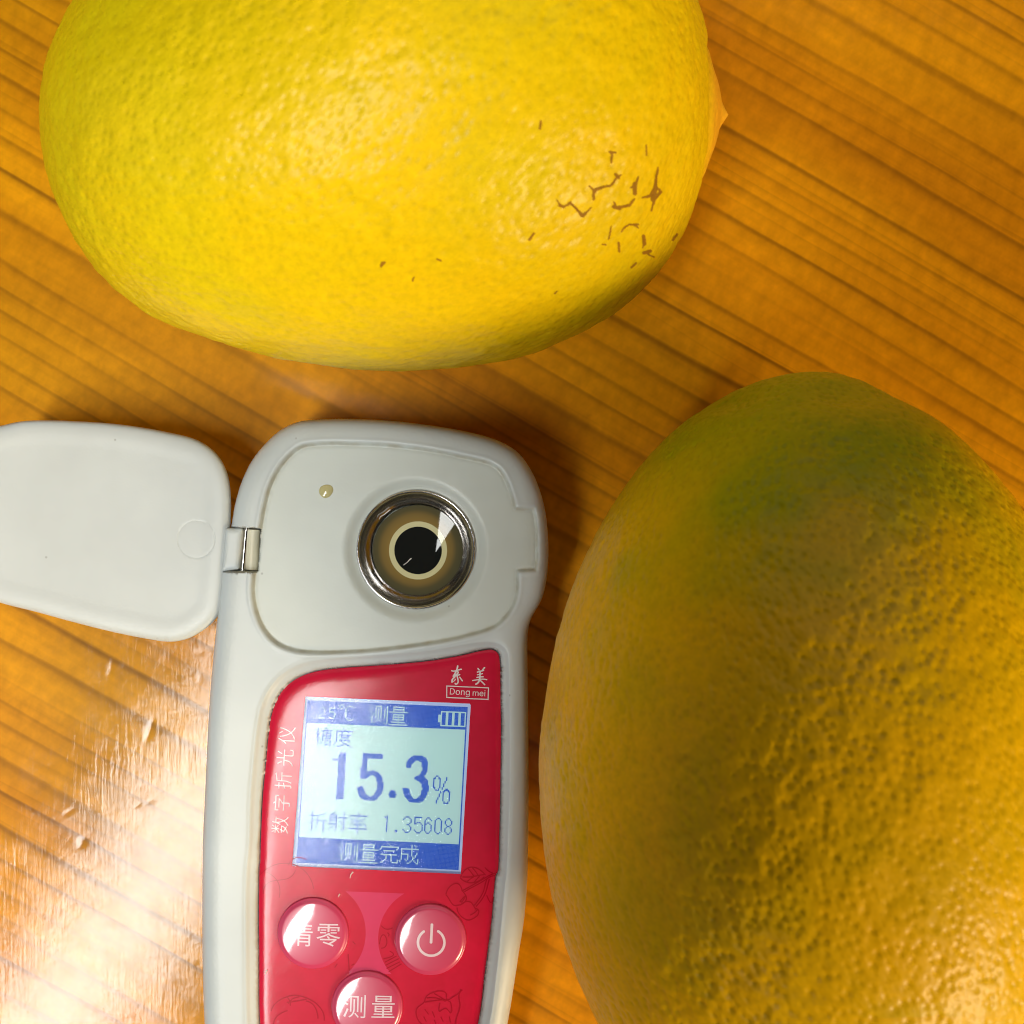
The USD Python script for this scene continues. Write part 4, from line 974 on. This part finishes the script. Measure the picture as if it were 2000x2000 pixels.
# ---- domed buttons
button_mat = mat("pink_red_button", {"geo": ("geometry", {}), "n": ("noise_texture", {"scale": 500.0, "detail": 2.0}), "b": ("bump", {"strength": 0.3, "distance": 0.000006}),
                                     "p": ("principled_bsdf", {"base_color": (.60, .050, .125), "roughness": 0.35, "coat_weight": 0.9, "coat_roughness": 0.075})}, [("geo.position", "n.vector"), ("n.fac", "b.height"), ("b.normal", "p.coat_normal")])
button_print = plain("pale_pink_print", (.80, .60, .68), 0.3, coat_weight=0.6, coat_roughness=0.06)
RB = 70.5 * PX
PROF = np.array([(0.0, 1.0), (0.15, 0.992), (0.3, 0.967), (0.45, 0.925), (0.6, 0.867), (0.72, 0.806), (0.80, 0.755), (0.86, 0.70), (0.90, 0.61), (0.925, 0.53), (0.95, 0.48), (0.975, 0.42), (0.99, 0.26), (1.0, 0.0)])
from scipy.interpolate import PchipInterpolator
dome = PchipInterpolator(PROF[:, 0], PROF[:, 1])
for bc, nm, lab in ((B1, "zero_button", "round pink button reading two white characters, left of the power button"), (B2, "power_button", "round pink button with white power symbol"), (B3, "measure_button", "lowest round pink button with two white characters")):
    c = W2(bc)
    rs = np.r_[np.linspace(0, 0.8, 13), np.linspace(0.83, 1, 16)]
    v, f = lathe([(r * RB, ZP + float(dome(r)) * MM) for r in rs][::-1] + [], 96, (c[0], c[1], 0))
    b = part(device, nm, (v, f), button_mat, smooth=60, label=lab)
    zf = lambda p, c=c: ZP + dome(np.clip(np.hypot(p[:, 0] - c[0], p[:, 1] - c[1]) / RB, 0, 1)) * MM
    zm = ZP + 0.9 * MM
    if nm == "zero_button":
        for ch, at in (("清", (588.5, 1825)), ("零", (641.5, 1826.5))):
            printed(b, "printed_character", glyph(ch, at, 49.5, 2), button_print, 0.03 * MM, zf, 0.5 * MM, zm)
    elif nm == "measure_button":
        for ch, at in (("测", (693, 1965)), ("量", (748.6, 1966.5))):
            printed(b, "printed_character", glyph(ch, at, 49.5, 2), button_print, 0.03 * MM, zf, 0.5 * MM, zm)
    else:
        o = np.array((842.2, 1840.5))
        arc = [o + 25.8 * np.array((math.sin(a), -math.cos(a))) for a in np.radians(np.linspace(32, 326, 60))]
        printed(b, "power_symbol", [shapely.union_all([LineString(arc).buffer(2.5), LineString([(843.6, 1806), (842.0, 1840)]).buffer(2.6)])], button_print, 0.03 * MM, zf, 0.5 * MM, zm)

# ---- little things lying about
dry = mat("dried_juice", {"p": ("principled_bsdf", {"base_color": (.72, .64, .32), "roughness": 0.12, "transmission_weight": 0.35})})
dc = world((635.5, 959), ZT)
zc_ = float(body_top(np.array([dc[:2]]))[0])
rad = 13.5 * PX
dv, df = lathe([(rad * math.sin(a) * (1 + 0), zc_ + 0.28 * MM * math.cos(a)) for a in np.linspace(math.pi / 2, 0.02, 9)], 40, (dc[0], dc[1], 0.0))
ang = np.arctan2(dv[:, 1] - dc[1], dv[:, 0] - dc[0])
k = 1 + 0.06 * np.sin(2 * ang + 0.5) + 0.04 * np.sin(3 * ang)
dv[:, :2] = dc[:2] + (dv[:, :2] - dc[:2]) * k[:, None]
drop_ = thing("juice_drop", "small pale yellow dried juice drop on the white plate beside the steel cup", "juice drop", (dc[0], dc[1], zc_))
part(drop_, "drop", (dv, df), dry, smooth=True)
lint = plain("white_lint", (.80, .76, .70), 0.6)
for label, pts, zf in (
        ("short curved white lint fibre on red foil just under the display", z7([(880, 178), (868, 192), (863, 212)]), foil),
        ("tiny white lint fibre above the left pink button", z7([(806, 300), (802, 308), (797, 317)]), foil),
        ("short white lint fibre at the left edge of the red foil", z7([(404, 722), (396, 734), (391, 745)]), foil),
        ("white lint speck on the dark prism in the steel cup", zoomed([(885, 1075), (855, 1100), (830, 1130), (775, 1170)], 680, 940, 7.156), None),
        ("thin white lint fibre on the inner wall of the steel cup", zoomed([(600, 395), (520, 460), (462, 495), (445, 530)], 680, 940, 7.156), None)):
    p = np.array(pts, float)
    p = np.stack([np.interp(np.linspace(0, len(p) - 1, 10), np.arange(len(p)), p[:, k]) for k in (0, 1)], -1)
    w_ = world(p, ZP)
    if zf is not None:
        w_[:, 2] = zf(w_[:, :2]) + 0.12 * MM
    else:
        w_ = world(p, zr - 2.2 * MM)
        rr_ = np.hypot(w_[:, 0] - lens[0], w_[:, 1] - lens[1])
        w_[:, 2] = np.where(rr_ < 7.4 * MM, bowl(rr_), zr - 1.6 * MM + (rr_ - 7.4 * MM) * 1.0) + 0.12 * MM
    t_ = thing("lint_fibre", label, "lint", tuple(w_[0]))
    part(t_, "fibre", tube(w_, np.linspace(0.10, 0.05, 10) * MM, 6), lint, smooth=True)

# ---- the phone that takes the picture, held above the table: it keeps the ceiling panel's light off the nearer citrus
handset = thing("phone", "dark slab phone held above the table, out of frame, shading the right-hand citrus", "phone", (-0.019, -0.070, 0.238))
slab = shapely.affinity.rotate(box(-0.049, -0.153, 0.031, 0.007).buffer(-6 * MM).buffer(6 * MM, 12), -8, origin=(0, 0))
sv, sf = trimesh.creation.triangulate_polygon(slab, engine="earcut")
body_ = trimesh.creation.extrude_polygon(slab, 8 * MM, engine="earcut")
body_.apply_translation((0, 0, 0.2345))
part(handset, "phone_body", body_, plain("dark_phone_glass", (.02, .02, .022), 0.25), smooth=40)
